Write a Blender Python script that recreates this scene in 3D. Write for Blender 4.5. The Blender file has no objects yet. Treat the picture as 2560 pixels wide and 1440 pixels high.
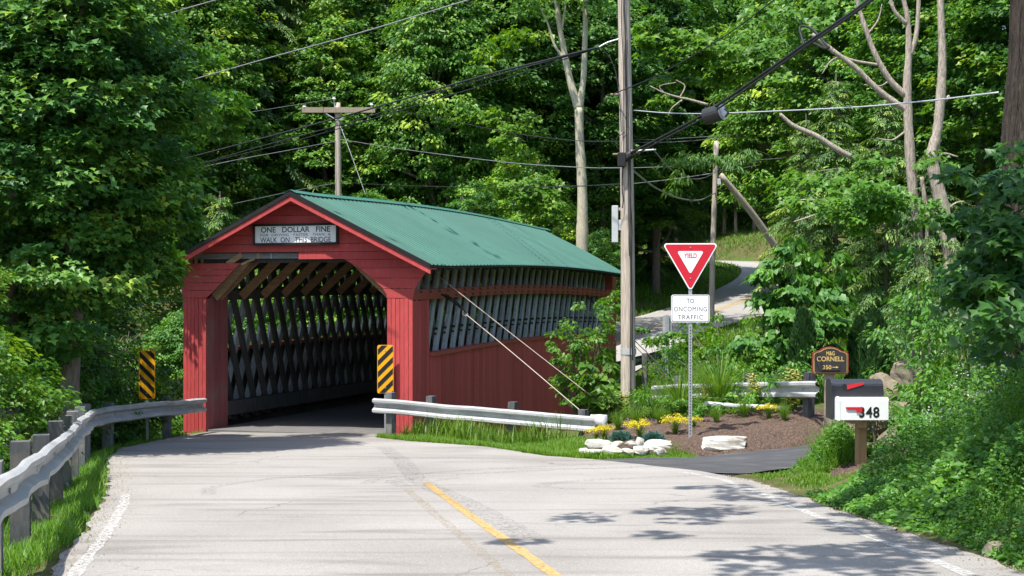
import bpy, bmesh, math, random
import numpy as np
from mathutils import Vector, Matrix

# ------------------------------------------------------------------ camera, sky, sun, exposure
SC = bpy.context.scene
COL = SC.collection
CAMZ = 1.6            # eye height above the road under the camera
F = 3480.0            # focal length in photograph pixels (2560 wide)
HOR = 735.0           # row of the horizon in the photograph
cam_d = bpy.data.cameras.new('camera')
cam = bpy.data.objects.new('camera', cam_d)
COL.objects.link(cam)
cam.location = (0, 0, CAMZ)
cam.rotation_euler = (math.radians(90), 0, 0)
cam_d.sensor_width = 36
cam_d.lens = 36 * F / 2560
cam_d.shift_y = (HOR - 720) / 2560
cam_d.clip_start = 0.1
cam_d.clip_end = 3000
SC.camera = cam

SUN_DIR = Vector((-0.277, -0.300, 0.905)).normalized()      # towards the sun
world = bpy.data.worlds.new('World')
SC.world = world
world.use_nodes = True
wn = world.node_tree
sky = wn.nodes.new('ShaderNodeTexSky')
sky.sky_type = 'NISHITA'
sky.sun_disc = False
sky.sun_elevation = math.asin(SUN_DIR.z)
sky.sun_rotation = math.atan2(SUN_DIR.x, SUN_DIR.y)
sky.air_density = 1.0
sky.dust_density = 1.5
bg = wn.nodes['Background']
bg.inputs['Strength'].default_value = 0.15
wn.links.new(sky.outputs['Color'], bg.inputs['Color'])
sun_d = bpy.data.lights.new('sun', 'SUN')
sun_d.energy = 4.0
sun_d.angle = math.radians(0.5)
sun_d.color = (1.0, 0.95, 0.87)
sun = bpy.data.objects.new('sun', sun_d)
COL.objects.link(sun)
sun.rotation_euler = (-SUN_DIR).to_track_quat('-Z', 'Y').to_euler()
SC.view_settings.view_transform = 'Standard'
SC.view_settings.look = 'None'
SC.view_settings.exposure = 1.08
SC.view_settings.gamma = 1.0
SC.view_settings.use_curve_mapping = False
SC.render.engine = 'CYCLES'
SC.cycles.max_bounces = 5
SC.cycles.diffuse_bounces = 3
SC.cycles.glossy_bounces = 2
SC.cycles.transmission_bounces = 4
SC.cycles.transparent_max_bounces = 8
SC.cycles.use_denoising = True
RS = random.Random(7)

# ------------------------------------------------------------------ small helpers
def at(px, py, Y):
    """the point seen at photograph pixel (px, py), Y metres in front of the camera"""
    return Vector(((px - 1280) / F * Y, Y, CAMZ + (HOR - py) / F * Y))

def tag(o, label=None, cat=None, group=None, kind=None):
    if label: o['label'] = label
    if cat: o['category'] = cat
    if group: o['group'] = group
    if kind: o['kind'] = kind
    return o

def empty(name, loc=(0, 0, 0), rz=0.0):
    o = bpy.data.objects.new(name, None)
    COL.objects.link(o)
    o.location = loc
    o.rotation_euler = (0, 0, rz)
    o.empty_display_size = 0.2
    return o

def link(name, me, parent=None, loc=None):
    o = bpy.data.objects.new(name, me)
    COL.objects.link(o)
    if parent is not None: o.parent = parent
    if loc is not None: o.location = loc
    return o

class MB:
    def __init__(s):
        s.v = []; s.f = []
    def add(s, vs, fs):
        n = len(s.v)
        s.v += [tuple(p) for p in vs]
        s.f += [tuple(i + n for i in f) for f in fs]
        return s
    def box(s, x0, x1, y0, y1, z0, z1):
        return s.add([(x0,y0,z0),(x1,y0,z0),(x1,y1,z0),(x0,y1,z0),(x0,y0,z1),(x1,y0,z1),(x1,y1,z1),(x0,y1,z1)],
                     [(0,3,2,1),(4,5,6,7),(0,1,5,4),(1,2,6,5),(2,3,7,6),(3,0,4,7)])
    def prism(s, poly, fn):
        """poly: list of 2-D points; fn(p, k) -> 3-D point of side k (0 front, 1 back)"""
        n = len(poly)
        if n < 3: return s
        vs = [fn(p, 0) for p in poly] + [fn(p, 1) for p in poly]
        fs = [tuple(range(n)), tuple(range(2*n-1, n-1, -1))]
        for i in range(n):
            j = (i + 1) % n
            fs.append((i, i + n, j + n, j))
        return s.add(vs, fs)
    def tube(s, pts, rad, n=8, cap=True):
        pts = [Vector(p) for p in pts]
        if not hasattr(rad, '__len__'): rad = [rad] * len(pts)
        vs = []; ref = None
        for i, p in enumerate(pts):
            d = (pts[min(i+1, len(pts)-1)] - pts[max(i-1, 0)]).normalized()
            if ref is None:
                ref = Vector((0, 0, 1)) if abs(d.z) < 0.9 else Vector((1, 0, 0))
            a = ref - d * ref.dot(d)
            if a.length < 1e-4: a = d.orthogonal()
            a.normalize(); ref = a
            b = d.cross(a)
            for k in range(n):
                t = 2 * math.pi * k / n
                vs.append(p + (a * math.cos(t) + b * math.sin(t)) * rad[i])
        fs = []
        for i in range(len(pts) - 1):
            for k in range(n):
                q = (k + 1) % n
                fs.append((i*n+k, i*n+q, (i+1)*n+q, (i+1)*n+k))
        if cap:
            fs.append(tuple(range(n-1, -1, -1)))
            fs.append(tuple(range((len(pts)-1)*n, len(pts)*n)))
        return s.add(vs, fs)
    def mesh(s, name, mat, smooth=False):
        me = bpy.data.meshes.new(name)
        me.from_pydata(s.v, [], s.f)
        if mat is not None: me.materials.append(mat)
        bm = bmesh.new(); bm.from_mesh(me)
        bmesh.ops.recalc_face_normals(bm, faces=bm.faces)
        bm.to_mesh(me); bm.free()
        if smooth:
            me.polygons.foreach_set('use_smooth', [True] * len(me.polygons))
        return me
    def build(s, name, mat, parent=None, smooth=False, loc=None):
        return link(name, s.mesh(name, mat, smooth), parent, loc)

def bevel(o, w=0.01, seg=2):
    m = o.modifiers.new('bevel', 'BEVEL'); m.width = w; m.segments = seg; m.limit_method = 'ANGLE'
    return o

def clip(poly, a, b, c):
    """keep the side a*x + b*y <= c"""
    out = []
    for i, p in enumerate(poly):
        q = poly[(i + 1) % len(poly)]
        dp = a*p[0] + b*p[1] - c; dq = a*q[0] + b*q[1] - c
        if dp <= 0: out.append(p)
        if (dp < 0 < dq) or (dq < 0 < dp):
            t = dp / (dp - dq)
            out.append((p[0] + t*(q[0]-p[0]), p[1] + t*(q[1]-p[1])))
    res = []
    for p in out:
        if not res or (abs(p[0]-res[-1][0]) + abs(p[1]-res[-1][1])) > 1e-5: res.append(p)
    if len(res) > 1 and (abs(res[0][0]-res[-1][0]) + abs(res[0][1]-res[-1][1])) < 1e-5: res.pop()
    return res

def catmull(pts, n=8):
    pts = [Vector(p) for p in pts]
    if len(pts) < 3: 
        return [pts[0].lerp(pts[1], i / n) for i in range(n + 1)]
    out = []
    P = [pts[0]*2 - pts[1]] + pts + [pts[-1]*2 - pts[-2]]
    for i in range(1, len(P) - 2):
        for k in range(n):
            t = k / n
            a, b, c, d = P[i-1], P[i], P[i+1], P[i+2]
            out.append(0.5*((2*b) + (c-a)*t + (2*a-5*b+4*c-d)*t*t + (3*b-a-3*c+d)*t**3))
    out.append(pts[-1])
    return out

# ------------------------------------------------------------------ materials
def ramp(nt, stops):
    r = nt.nodes.new('ShaderNodeValToRGB')
    el = r.color_ramp.elements
    el[0].position, el[0].color = stops[0][0], (*stops[0][1], 1)
    el[1].position, el[1].color = stops[-1][0], (*stops[-1][1], 1)
    for p, c in stops[1:-1]:
        e = el.new(p); e.color = (*c, 1)
    return r

def mat(name, c1, c2=None, scale=4.0, rough=0.7, bump=0.0, stretch=(1, 1, 1), spec=0.3, metal=0.0,
        rnd=0.0, speck=None, detail=6.0, stain=None, bd=0.02):
    """two-tone noise material; rnd = lightness change from object to object, speck = (colour, scale, amount)"""
    m = bpy.data.materials.new(name); m.use_nodes = True
    nt = m.node_tree; N = nt.nodes; L = nt.links
    b = N['Principled BSDF']
    b.inputs['Roughness'].default_value = rough
    b.inputs['Metallic'].default_value = metal
    b.inputs['Specular IOR Level'].default_value = spec
    tc = N.new('ShaderNodeTexCoord'); mp = N.new('ShaderNodeMapping')
    mp.inputs['Scale'].default_value = stretch
    L.new(tc.outputs['Object'], mp.inputs['Vector'])
    nz = N.new('ShaderNodeTexNoise'); nz.inputs['Scale'].default_value = scale; nz.inputs['Detail'].default_value = detail
    nz.inputs['Roughness'].default_value = 0.65
    L.new(mp.outputs['Vector'], nz.inputs['Vector'])
    r = ramp(nt, [(0.3, c1), (0.7, c2 or c1)])
    L.new(nz.outputs['Fac'], r.inputs['Fac'])
    col = r.outputs['Color']
    def mix(fac, colr, blend='MIX'):
        nonlocal col
        x = N.new('ShaderNodeMix'); x.data_type = 'RGBA'; x.blend_type = blend
        if isinstance(fac, float): x.inputs['Factor'].default_value = fac
        else: L.new(fac, x.inputs['Factor'])
        L.new(col, x.inputs['A'])
        if isinstance(colr, tuple): x.inputs['B'].default_value = (*colr, 1)
        else: L.new(colr, x.inputs['B'])
        col = x.outputs['Result']
    if speck:
        n2 = N.new('ShaderNodeTexNoise'); n2.inputs['Scale'].default_value = speck[1]; n2.inputs['Detail'].default_value = 3
        L.new(mp.outputs['Vector'] if len(speck) < 4 else tc.outputs['Object'], n2.inputs['Vector'])
        r2 = ramp(nt, [(0.5, (0, 0, 0)), (0.72, (speck[2],)*3)])
        L.new(n2.outputs['Fac'], r2.inputs['Fac'])
        mix(r2.outputs['Color'], speck[0])
    if stain:
        n3 = N.new('ShaderNodeTexNoise'); n3.inputs['Scale'].default_value = stain[1]; n3.inputs['Detail'].default_value = 4
        L.new(tc.outputs['Object'], n3.inputs['Vector'])
        r3 = ramp(nt, [(0.52, (0, 0, 0)), (0.7, (stain[2],)*3)])
        L.new(n3.outputs['Fac'], r3.inputs['Fac'])
        mix(r3.outputs['Color'], stain[0])
    if rnd:
        oi = N.new('ShaderNodeObjectInfo')
        mr = N.new('ShaderNodeMapRange')
        mr.inputs['To Min'].default_value = 1 - rnd; mr.inputs['To Max'].default_value = 1 + rnd
        L.new(oi.outputs['Random'], mr.inputs['Value'])
        cc = N.new('ShaderNodeCombineColor')
        for k in range(3): L.new(mr.outputs['Result'], cc.inputs[k])
        mix(1.0, cc.outputs['Color'], 'MULTIPLY')
    L.new(col, b.inputs['Base Color'])
    if bump:
        bp = N.new('ShaderNodeBump'); bp.inputs['Strength'].default_value = bump; bp.inputs['Distance'].default_value = bd
        L.new(nz.outputs['Fac'], bp.inputs['Height']); L.new(bp.outputs['Normal'], b.inputs['Normal'])
    return m

def leafmat(name, stops, trans=0.35, rough=0.45, spec=0.35):
    """leaf shader: colour from the per-leaf 'tint' attribute, multiplied by the object's own colour"""
    m = bpy.data.materials.new(name); m.use_nodes = True
    nt = m.node_tree; N = nt.nodes; L = nt.links
    b = N['Principled BSDF']; out = N['Material Output']
    b.inputs['Roughness'].default_value = rough; b.inputs['Specular IOR Level'].default_value = spec
    a = N.new('ShaderNodeAttribute'); a.attribute_name = 'tint'
    r = ramp(nt, stops); L.new(a.outputs['Fac'], r.inputs['Fac'])
    oi = N.new('ShaderNodeObjectInfo')
    x = N.new('ShaderNodeMix'); x.data_type = 'RGBA'; x.blend_type = 'MULTIPLY'; x.inputs['Factor'].default_value = 1
    L.new(r.outputs['Color'], x.inputs['A']); L.new(oi.outputs['Color'], x.inputs['B'])
    L.new(x.outputs['Result'], b.inputs['Base Color'])
    t = N.new('ShaderNodeBsdfTranslucent')
    y = N.new('ShaderNodeMix'); y.data_type = 'RGBA'; y.blend_type = 'MULTIPLY'; y.inputs['Factor'].default_value = 1
    y.inputs['B'].default_value = (1.6, 1.5, 0.5, 1)
    L.new(x.outputs['Result'], y.inputs['A']); L.new(y.outputs['Result'], t.inputs['Color'])
    mx = N.new('ShaderNodeMixShader'); mx.inputs['Fac'].default_value = trans
    L.new(b.outputs['BSDF'], mx.inputs[1]); L.new(t.outputs['BSDF'], mx.inputs[2])
    L.new(mx.outputs['Shader'], out.inputs['Surface'])
    return m

M = {}
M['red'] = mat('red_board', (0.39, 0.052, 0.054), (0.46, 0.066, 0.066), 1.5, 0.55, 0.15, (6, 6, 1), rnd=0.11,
               speck=((0.50, 0.13, 0.12), 5, 0.45), spec=0.3, stain=((0.30, 0.055, 0.05), 1.6, 0.5))
M['redside'] = mat('red_side_board', (0.36, 0.052, 0.058), (0.46, 0.070, 0.074), 2.0, 0.65, 0.2, (8, 8, 0.6), rnd=0.16,
               speck=((0.46, 0.14, 0.14), 14, 0.35))
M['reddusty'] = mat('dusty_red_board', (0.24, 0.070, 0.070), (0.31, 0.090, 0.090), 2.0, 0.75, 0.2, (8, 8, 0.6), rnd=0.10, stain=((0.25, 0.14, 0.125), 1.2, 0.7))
M['redtrim'] = mat('red_trim', (0.29, 0.06, 0.05), (0.36, 0.075, 0.06), 3, 0.65, 0.15, rnd=0.08)
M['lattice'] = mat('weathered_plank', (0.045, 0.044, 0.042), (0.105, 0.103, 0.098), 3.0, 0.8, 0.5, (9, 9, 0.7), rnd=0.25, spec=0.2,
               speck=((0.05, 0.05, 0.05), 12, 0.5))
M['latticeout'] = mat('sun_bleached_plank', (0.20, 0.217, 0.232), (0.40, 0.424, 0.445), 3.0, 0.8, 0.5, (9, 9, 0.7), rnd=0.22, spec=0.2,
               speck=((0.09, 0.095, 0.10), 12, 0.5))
M['darkwood'] = mat('dark_timber', (0.045, 0.042, 0.04), (0.085, 0.08, 0.075), 4, 0.85, 0.3, (6, 6, 1), rnd=0.15, spec=0.15)
M['brace'] = mat('raw_timber', (0.26, 0.15, 0.085), (0.42, 0.26, 0.15), 2.5, 0.75, 0.3, (1, 8, 8), rnd=0.12, spec=0.2)
M['roof'] = mat('green_metal', (0.032, 0.118, 0.090), (0.043, 0.136, 0.106), 1.2, 0.58, 0.0, spec=0.22, rnd=0.08, stain=((0.048, 0.142, 0.106), 2.2, 0.5))
M['black'] = mat('black_paint', (0.012, 0.012, 0.013), (0.02, 0.02, 0.021), 8, 0.5)
M['white'] = mat('white_paint', (0.72, 0.73, 0.74), (0.80, 0.80, 0.80), 5, 0.5, rnd=0.0)
M['signwhite'] = mat('sign_white', (0.84, 0.85, 0.86), (0.88, 0.88, 0.88), 9, 0.45)
M['signred'] = mat('sign_red', (0.50, 0.008, 0.022), (0.56, 0.010, 0.026), 6, 0.4, spec=0.45)
M['signyellow'] = mat('sign_yellow', (0.80, 0.36, 0.006), (0.85, 0.40, 0.008), 6, 0.45)
M['galv'] = mat('galvanised_steel', (0.31, 0.32, 0.325), (0.49, 0.495, 0.495), 2.2, 0.45, 0.08, (1, 1, 3), spec=0.5, metal=0.1,
               rnd=0.05, stain=((0.34, 0.31, 0.27), 2.0, 0.6))
M['steel'] = mat('post_steel', (0.32, 0.33, 0.34), (0.45, 0.46, 0.47), 6, 0.45, spec=0.5, metal=0.4)
M['postwood'] = mat('grey_post', (0.07, 0.073, 0.078), (0.17, 0.172, 0.172), 3, 0.85, 0.4, (4, 4, 1), rnd=0.3, spec=0.15,
               stain=((0.33, 0.28, 0.21), 1.8, 0.6))
M['pole'] = mat('weathered_pole', (0.30, 0.25, 0.20), (0.56, 0.49, 0.41), 3.0, 0.85, 0.7, (10, 10, 0.55), spec=0.15,
               speck=((0.16, 0.13, 0.105), 5.0, 0.6))
M['cable'] = mat('black_cable', (0.015, 0.015, 0.016), (0.03, 0.03, 0.03), 10, 0.55)
M['wire'] = mat('grey_wire', (0.18, 0.185, 0.19), (0.27, 0.275, 0.28), 3, 0.45, metal=0.3)
M['silver'] = mat('silver_wire', (0.45, 0.48, 0.52), (0.55, 0.57, 0.6), 3, 0.4, metal=0.3)
M['rope'] = mat('guy_cable', (0.34, 0.28, 0.23), (0.45, 0.37, 0.30), 20, 0.6)
M['strap'] = mat('black_strap', (0.012, 0.012, 0.014), (0.025, 0.025, 0.027), 8, 0.6)
M['greybox'] = mat('pale_grey_box', (0.42, 0.45, 0.45), (0.5, 0.52, 0.52), 4, 0.5)
M['mailblack'] = mat('dark_mailbox', (0.018, 0.020, 0.026), (0.028, 0.030, 0.038), 6, 0.4, spec=0.5)
M['postbrown'] = mat('brown_post', (0.22, 0.14, 0.075), (0.33, 0.215, 0.12), 3, 0.8, 0.4, (8, 8, 0.7))
M['oldpost'] = mat('old_post', (0.22, 0.18, 0.13), (0.36, 0.29, 0.22), 3, 0.85, 0.4, (8, 8, 0.7))
M['signbrown'] = mat('name_board', (0.035, 0.032, 0.034), (0.05, 0.046, 0.046), 8, 0.5)
M['signborder'] = mat('red_brown_border', (0.22, 0.045, 0.03), (0.28, 0.06, 0.04), 8, 0.5)
M['gold'] = mat('gold_paint', (0.62, 0.42, 0.13), (0.7, 0.5, 0.18), 8, 0.45)
M['flag'] = mat('red_flag', (0.50, 0.018, 0.03), (0.56, 0.025, 0.035), 8, 0.5)
M['stone'] = mat('white_limestone', (0.34, 0.32, 0.28), (0.60, 0.59, 0.56), 3, 0.85, 0.8, spec=0.15, speck=((0.20, 0.18, 0.14), 6, 0.85), stain=((0.42, 0.37, 0.28), 3, 0.6))
M['rock'] = mat('bank_rock', (0.11, 0.092, 0.066), (0.30, 0.255, 0.19), 2.6, 0.9, 1.0, spec=0.12, speck=((0.09, 0.085, 0.07), 4, 0.8))
M['bark'] = mat('grey_bark', (0.10, 0.085, 0.07), (0.23, 0.20, 0.165), 3.0, 0.9, 1.0, (9, 9, 1.4), spec=0.1, rnd=0.2)
M['barkdark'] = mat('furrowed_bark', (0.012, 0.010, 0.009), (0.085, 0.068, 0.056), 2.2, 0.92, 1.0, (9, 9, 1.1), spec=0.06, bd=0.08,
               speck=((0.17, 0.16, 0.15), 9, 0.3))
M['barkpale'] = mat('pale_lichen_bark', (0.30, 0.26, 0.19), (0.56, 0.51, 0.39), 4.0, 0.88, 0.9, (7, 7, 1.6), spec=0.1,
               stain=((0.40, 0.41, 0.24), 5, 0.7))
M['barktan'] = mat('tan_dead_bark', (0.19, 0.155, 0.12), (0.56, 0.49, 0.405), 3.0, 0.88, 1.0, (8, 8, 1.5), spec=0.1, bd=0.05,
               speck=((0.16, 0.13, 0.10), 6, 0.6))
M['tyre'] = mat('tyre_rubber', (0.02, 0.02, 0.021), (0.035, 0.035, 0.035), 9, 0.7)
M['greenrail'] = mat('dark_green_rail', (0.06, 0.075, 0.06), (0.12, 0.14, 0.11), 4, 0.6)
# foliage
M['leaf'] = leafmat('broad_leaf', [(0.0, (0.030, 0.091, 0.020)), (0.45, (0.063, 0.170, 0.030)), (0.8, (0.135, 0.267, 0.040)), (1.0, (0.272, 0.378, 0.060))])
M['maple'] = leafmat('maple_leaf', [(0.0, (0.030, 0.098, 0.028)), (0.5, (0.063, 0.171, 0.034)), (0.85, (0.139, 0.285, 0.043)), (1.0, (0.280, 0.391, 0.054))], 0.33)
M['needle'] = leafmat('hemlock_needle', [(0.0, (0.025, 0.073, 0.028)), (0.5, (0.053, 0.126, 0.038)), (0.85, (0.112, 0.204, 0.054)), (1.0, (0.224, 0.293, 0.077))], 0.22, 0.5)
M['bright'] = leafmat('young_leaf', [(0.0, (0.045, 0.132, 0.018)), (0.5, (0.108, 0.240, 0.026)), (1.0, (0.254, 0.372, 0.042))], 0.42)
M['blade'] = leafmat('grass_blade', [(0.0, (0.043, 0.115, 0.014)), (0.5, (0.104, 0.218, 0.023)), (0.9, (0.183, 0.299, 0.034)), (1.0, (0.293, 0.310, 0.103))], 0.4, 0.5)
M['varieg'] = leafmat('cream_edged_leaf', [(0.0, (0.10, 0.19, 0.04)), (0.5, (0.30, 0.36, 0.13)), (1.0, (0.62, 0.60, 0.30))], 0.3)
M['petal'] = leafmat('yellow_petal', [(0.0, (0.42, 0.36, 0.015)), (1.0, (0.68, 0.60, 0.03))], 0.25)
M['wpetal'] = leafmat('white_petal', [(0.0, (0.5, 0.52, 0.5)), (1.0, (0.75, 0.76, 0.74))], 0.25)
M['blue'] = leafmat('blue_needle', [(0.0, (0.03, 0.10, 0.085)), (1.0, (0.10, 0.22, 0.19))], 0.15)
# ------------------------------------------------------------------ terrain
def PL(Y): return 0.05 - 0.0505 * Y          # the road falls gently towards the bridge

CP = []
for Y in (-30, -12, 0, 6, 12, 18):
    for X in (-3, 0, 3): CP.append((X, Y, PL(Y)))
CP += [(-6, 25, PL(25)), (-3, 25, PL(25)), (-5.5, 30, PL(30)), (-3.5, 29, PL(29)), (-1, 24, PL(24)), (1.5, 21, PL(21)), (0.6, 26.5, PL(26.5)-.02), (-1.2, 29, -1.45),
       # left side, falling to the brook
       (-5.5, 8, PL(8)-.25), (-9, 8, PL(8)-1), (-8, 16, PL(16)-.6), (-12, 16, PL(16)-1.6), (-10, 24, PL(24)-.7), (-14, 25, PL(25)-1.6),
       (-9.5, 30, -2.6), (-16, 32, -4), (-11, 38, -5), (-4, 39, -5), (-14, 46, -4.2), (-4, 45, -4.6), (1.2, 40, -4.0), (-26, 40, -2),
       # garden
       (3.15, 24.5, -.97), (2.0, 26.5, -1.02), (3.0, 29, -1.05), (5.3, 27.5, -.66), (5.7, 25.6, -.75), (1.5, 24.4, -1.14), (2.4, 29, -1.12), (7.5, 30, -.7),
       (4.0, 25.6, -.86),
       # drive
       (3, 22.6, PL(22.6)), (5, 23.1, -1.07), (8, 24.3, -.87), (12, 26, -.3), (16, 28, .3),
       (4, 36, -2.3), (8, 38, -1.0), (13, 36, .6),
       # bank on the right
       (4.3, -5, PL(-5)+.1), (4.35, 5, PL(5)+.1), (4.35, 10, PL(10)+.1), (4.1, 15, PL(15)+.08), (4.7, 18.7, PL(18.7)+.16), (5.2, 5, PL(5)+.7), (5.25, 9, PL(9)+.75), (5.2, 13, PL(13)+.75), (5.5, 17, PL(17)+.55),
       (6.4, 5, PL(5)+2), (6.4, 9, PL(9)+2), (6.5, 14, PL(14)+2.0), (6.8, 17.6, PL(17.6)+1.7), (9, 12, PL(12)+4), (10, 18, PL(18)+3.2), (14, 14, PL(14)+6.5), (9.5, 4, PL(4)+4.5),
       (7.3, 20.6, PL(20.6)+1.1), (5.3, 20.9, PL(20.9)+.22),
       # beyond the bridge
       (.65, 48, -1.55), (-3, 49, -1.8), (3.2, 50, -1.0), (5.7, 55, .1), (9.3, 62, .8), (12.6, 72, 1.9), (14.4, 82, 3.1), (13.4, 90, 3.7), (11.5, 95, 3.9), (8, 97, 4.0),
       (6, 64, 1.0), (8.8, 74, 2.2), (10, 84, 3.1), (4, 58, .3), (7, 46, -1.0), (12, 52, .4), (16, 62, 1.4),
       (-10, 58, -1), (-25, 56, 2), (-2, 62, 1.5), (2, 76, 3.5), (-6, 80, 6), (0, 104, 9), (20, 104, 8), (21, 78, 4.5), (25, 50, 4.5),
       (-30, 80, 12), (34, 90, 12), (10, 130, 16), (-20, 115, 18), (45, 130, 22), (-45, 40, 5), (-40, 10, 0), (-25, 12, -1.8), (30, 14, 12), (26, 32, 5),
       (-25, -25, 0), (22, -25, 6), (-45, 130, 24)]
CPA = np.array(CP)
def _u(r2): return np.where(r2 > 1e-9, 0.5 * r2 * np.log(np.maximum(r2, 1e-9)), 0.0)
_n = len(CPA)
_K = _u(((CPA[:, None, :2] - CPA[None, :, :2]) ** 2).sum(-1)) + np.eye(_n) * 0.3
_Pm = np.hstack([np.ones((_n, 1)), CPA[:, :2]])
_A = np.zeros((_n + 3, _n + 3)); _A[:_n, :_n] = _K; _A[:_n, _n:] = _Pm; _A[_n:, :_n] = _Pm.T
_W = np.linalg.solve(_A, np.concatenate([CPA[:, 2], np.zeros(3)]))
def tps(X, Y):
    X = np.clip(X, -45, 45); Y = np.clip(Y, -30, 130)
    q = np.stack([X, Y], -1).reshape(-1, 2)
    out = np.empty(len(q))
    for i in range(0, len(q), 4000):
        c = q[i:i+4000]
        out[i:i+4000] = _u(((c[:, None, :] - CPA[None, :, :2]) ** 2).sum(-1)) @ _W[:_n] + _W[_n] + c @ _W[_n+1:]
    return out.reshape(X.shape)

# edges of the near road, as X for a given Y
LE = np.array([(-30, -3.2), (0, -3.15), (8, -3.2), (10.2, -3.42), (12.5, -3.87), (15.3, -4.5), (18.3, -5.3), (22.9, -6.66), (25.8, -7.25), (30, -7.15), (33, -6.8)])
RE = np.array([(-30, 3.9), (0, 3.9), (10.4, 3.82), (11.6, 3.74), (13.5, 3.57), (16.4, 3.39), (18.6, 3.2), (20.2, 2.75), (21.6, 1.95), (22.6, 1.43), (23.6, .6), (26.3, -.51), (28.1, -2.06), (29.5, -2.86), (33, -2.6)])
def road_l(Y): return np.interp(Y, LE[:, 0], LE[:, 1])
def road_r(Y): return np.interp(Y, RE[:, 0], RE[:, 1])
FR = [(0.65, 47.4, -1.5), (2.4, 51, -.95), (5.2, 55.5, 0.1), (8.9, 62, .8), (13.0, 71, 1.8), (15.7, 79, 2.75), (16.4, 86.5, 3.4), (14.2, 92, 3.8), (9.5, 95.5, 3.95), (4, 97, 4.1), (-4, 97, 4.6)]
FRC = np.array([tuple(p) for p in catmull(FR, 10)])
DU = [(1.0, 22.62), (1.8, 22.98), (2.7, 23.3), (3.8, 23.7), (4.85, 24.1), (7, 24.9), (10, 26.2), (14, 28.2)]
DLo = [(1.0, 22.4), (1.7, 21.3), (2.6, 20.2), (3.3, 20.1), (4.25, 21.3), (6.6, 22.4), (10, 23.9), (14, 25.9)]
DUC = catmull([Vector((x, y, 0)) for x, y in DU], 8); DLC = catmull([Vector((x, y, 0)) for x, y in DLo], 8)
def drive_z(X, Y):
    s = np.clip((X - 2.8) / 1.8, 0, 1); s = s*s*(3-2*s)
    return (PL(Y) - .006) * (1 - s) + np.interp(X, [4.6, 8, 14], [-1.07, -.85, 0]) * s
DRC = np.array([tuple((a + b) / 2) for a, b in zip(DUC, DLC)])
def smooth(t): t = np.clip(t, 0, 1); return t * t * (3 - 2 * t)
def polydist(X, Y, C):
    d2 = (X[..., None] - C[:, 0]) ** 2 + (Y[..., None] - C[:, 1]) ** 2
    k = d2.argmin(-1)
    return np.sqrt(d2.min(-1)), C[k, 2]
def ground(X, Y):
    X = np.asarray(X, float); Y = np.asarray(Y, float)
    z = tps(X, Y)
    # near road
    d = np.maximum(np.maximum(road_l(Y) - X, X - road_r(Y)), 0)
    w = (1 - smooth(d / 0.55)) * (Y < 32.3)
    z = z * (1 - w) + (PL(Y) - 0.03) * w
    dd, zz = polydist(X, Y, FRC)
    w = 1 - smooth((dd - 2.9) / 1.6)
    z = z * (1 - w) + (zz - 0.06) * w
    dd, zz = polydist(X, Y, DRC)
    w = (1 - smooth((dd - 1.55) / 0.6)) * (X > road_r(Y) + .05)
    z = z * (1 - w) + (drive_z(X, Y) - 0.05) * w
    return z
def gz(x, y): return float(ground(np.array([x]), np.array([y]))[0])

def axis(parts):
    a = [np.arange(s, e, st) for s, e, st in parts]
    return np.unique(np.round(np.concatenate(a), 4))
gx = axis([(-600, -60, 180), (-60, -20, 5), (-20, -9, 1), (-9, 8.5, 0.3), (8.5, 20, 0.8), (20, 60, 5), (60, 601, 180)])
gy = axis([(-300, -30, 90), (-30, 4, 2.5), (4, 33, 0.3), (33, 56, 0.8), (56, 100, 1.5), (100, 130, 5), (130, 900, 190)])
GX, GY = np.meshgrid(gx, gy)
GZ = ground(GX, GY)
rgg = np.random.default_rng(3)
dn = np.maximum(np.maximum(road_l(GY) - GX, GX - road_r(GY)), 0)
amp = np.where((GY > 4) & (GY < 33) & (np.abs(GX) < 9), np.clip((dn - .15) / .6, 0, 1), 0) * 0.05
amp = amp * np.clip((polydist(GX, GY, DRC)[0] - 1.6) / .5, 0, 1)
amp = np.where((GX > 1.1) & (GX < 6.3) & (GY > 23.5) & (GY < 28.9), 0, amp)
GZ = GZ + rgg.normal(0, 1, GZ.shape) * amp
nx, ny = len(gx), len(gy)
vs = np.stack([GX, GY, GZ], -1).reshape(-1, 3)
idx = np.arange(nx * ny).reshape(ny, nx)
fs = np.stack([idx[:-1, :-1], idx[:-1, 1:], idx[1:, 1:], idx[1:, :-1]], -1).reshape(-1, 4)
def mesh_np(name, v, f, m, smooth_=False):
    me = bpy.data.meshes.new(name)
    v = np.ascontiguousarray(v, np.float32); f = np.ascontiguousarray(f, np.int32)
    me.vertices.add(len(v)); me.vertices.foreach_set('co', v.ravel())
    k = f.shape[1]
    me.loops.add(f.size); me.loops.foreach_set('vertex_index', f.ravel())
    me.polygons.add(len(f))
    me.polygons.foreach_set('loop_start', np.arange(0, f.size, k, dtype=np.int32))
    if smooth_: me.polygons.foreach_set('use_smooth', np.ones(len(f), bool))
    me.materials.append(m)
    me.update(calc_edges=True)
    return me
M['ground'] = mat('leafy_ground', (0.045, 0.055, 0.018), (0.10, 0.105, 0.04), 1.4, 0.95, 0.8, spec=0.05, speck=((0.13, 0.095, 0.055), 6, 0.7), stain=((0.055, 0.12, 0.022), .4, 0.9))
g = link('ground', mesh_np('ground', vs, fs, M['ground'], True))
tag(g, 'leafy earth and grass ground sloping to the brook and up the hill', 'ground', kind='structure')

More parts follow.
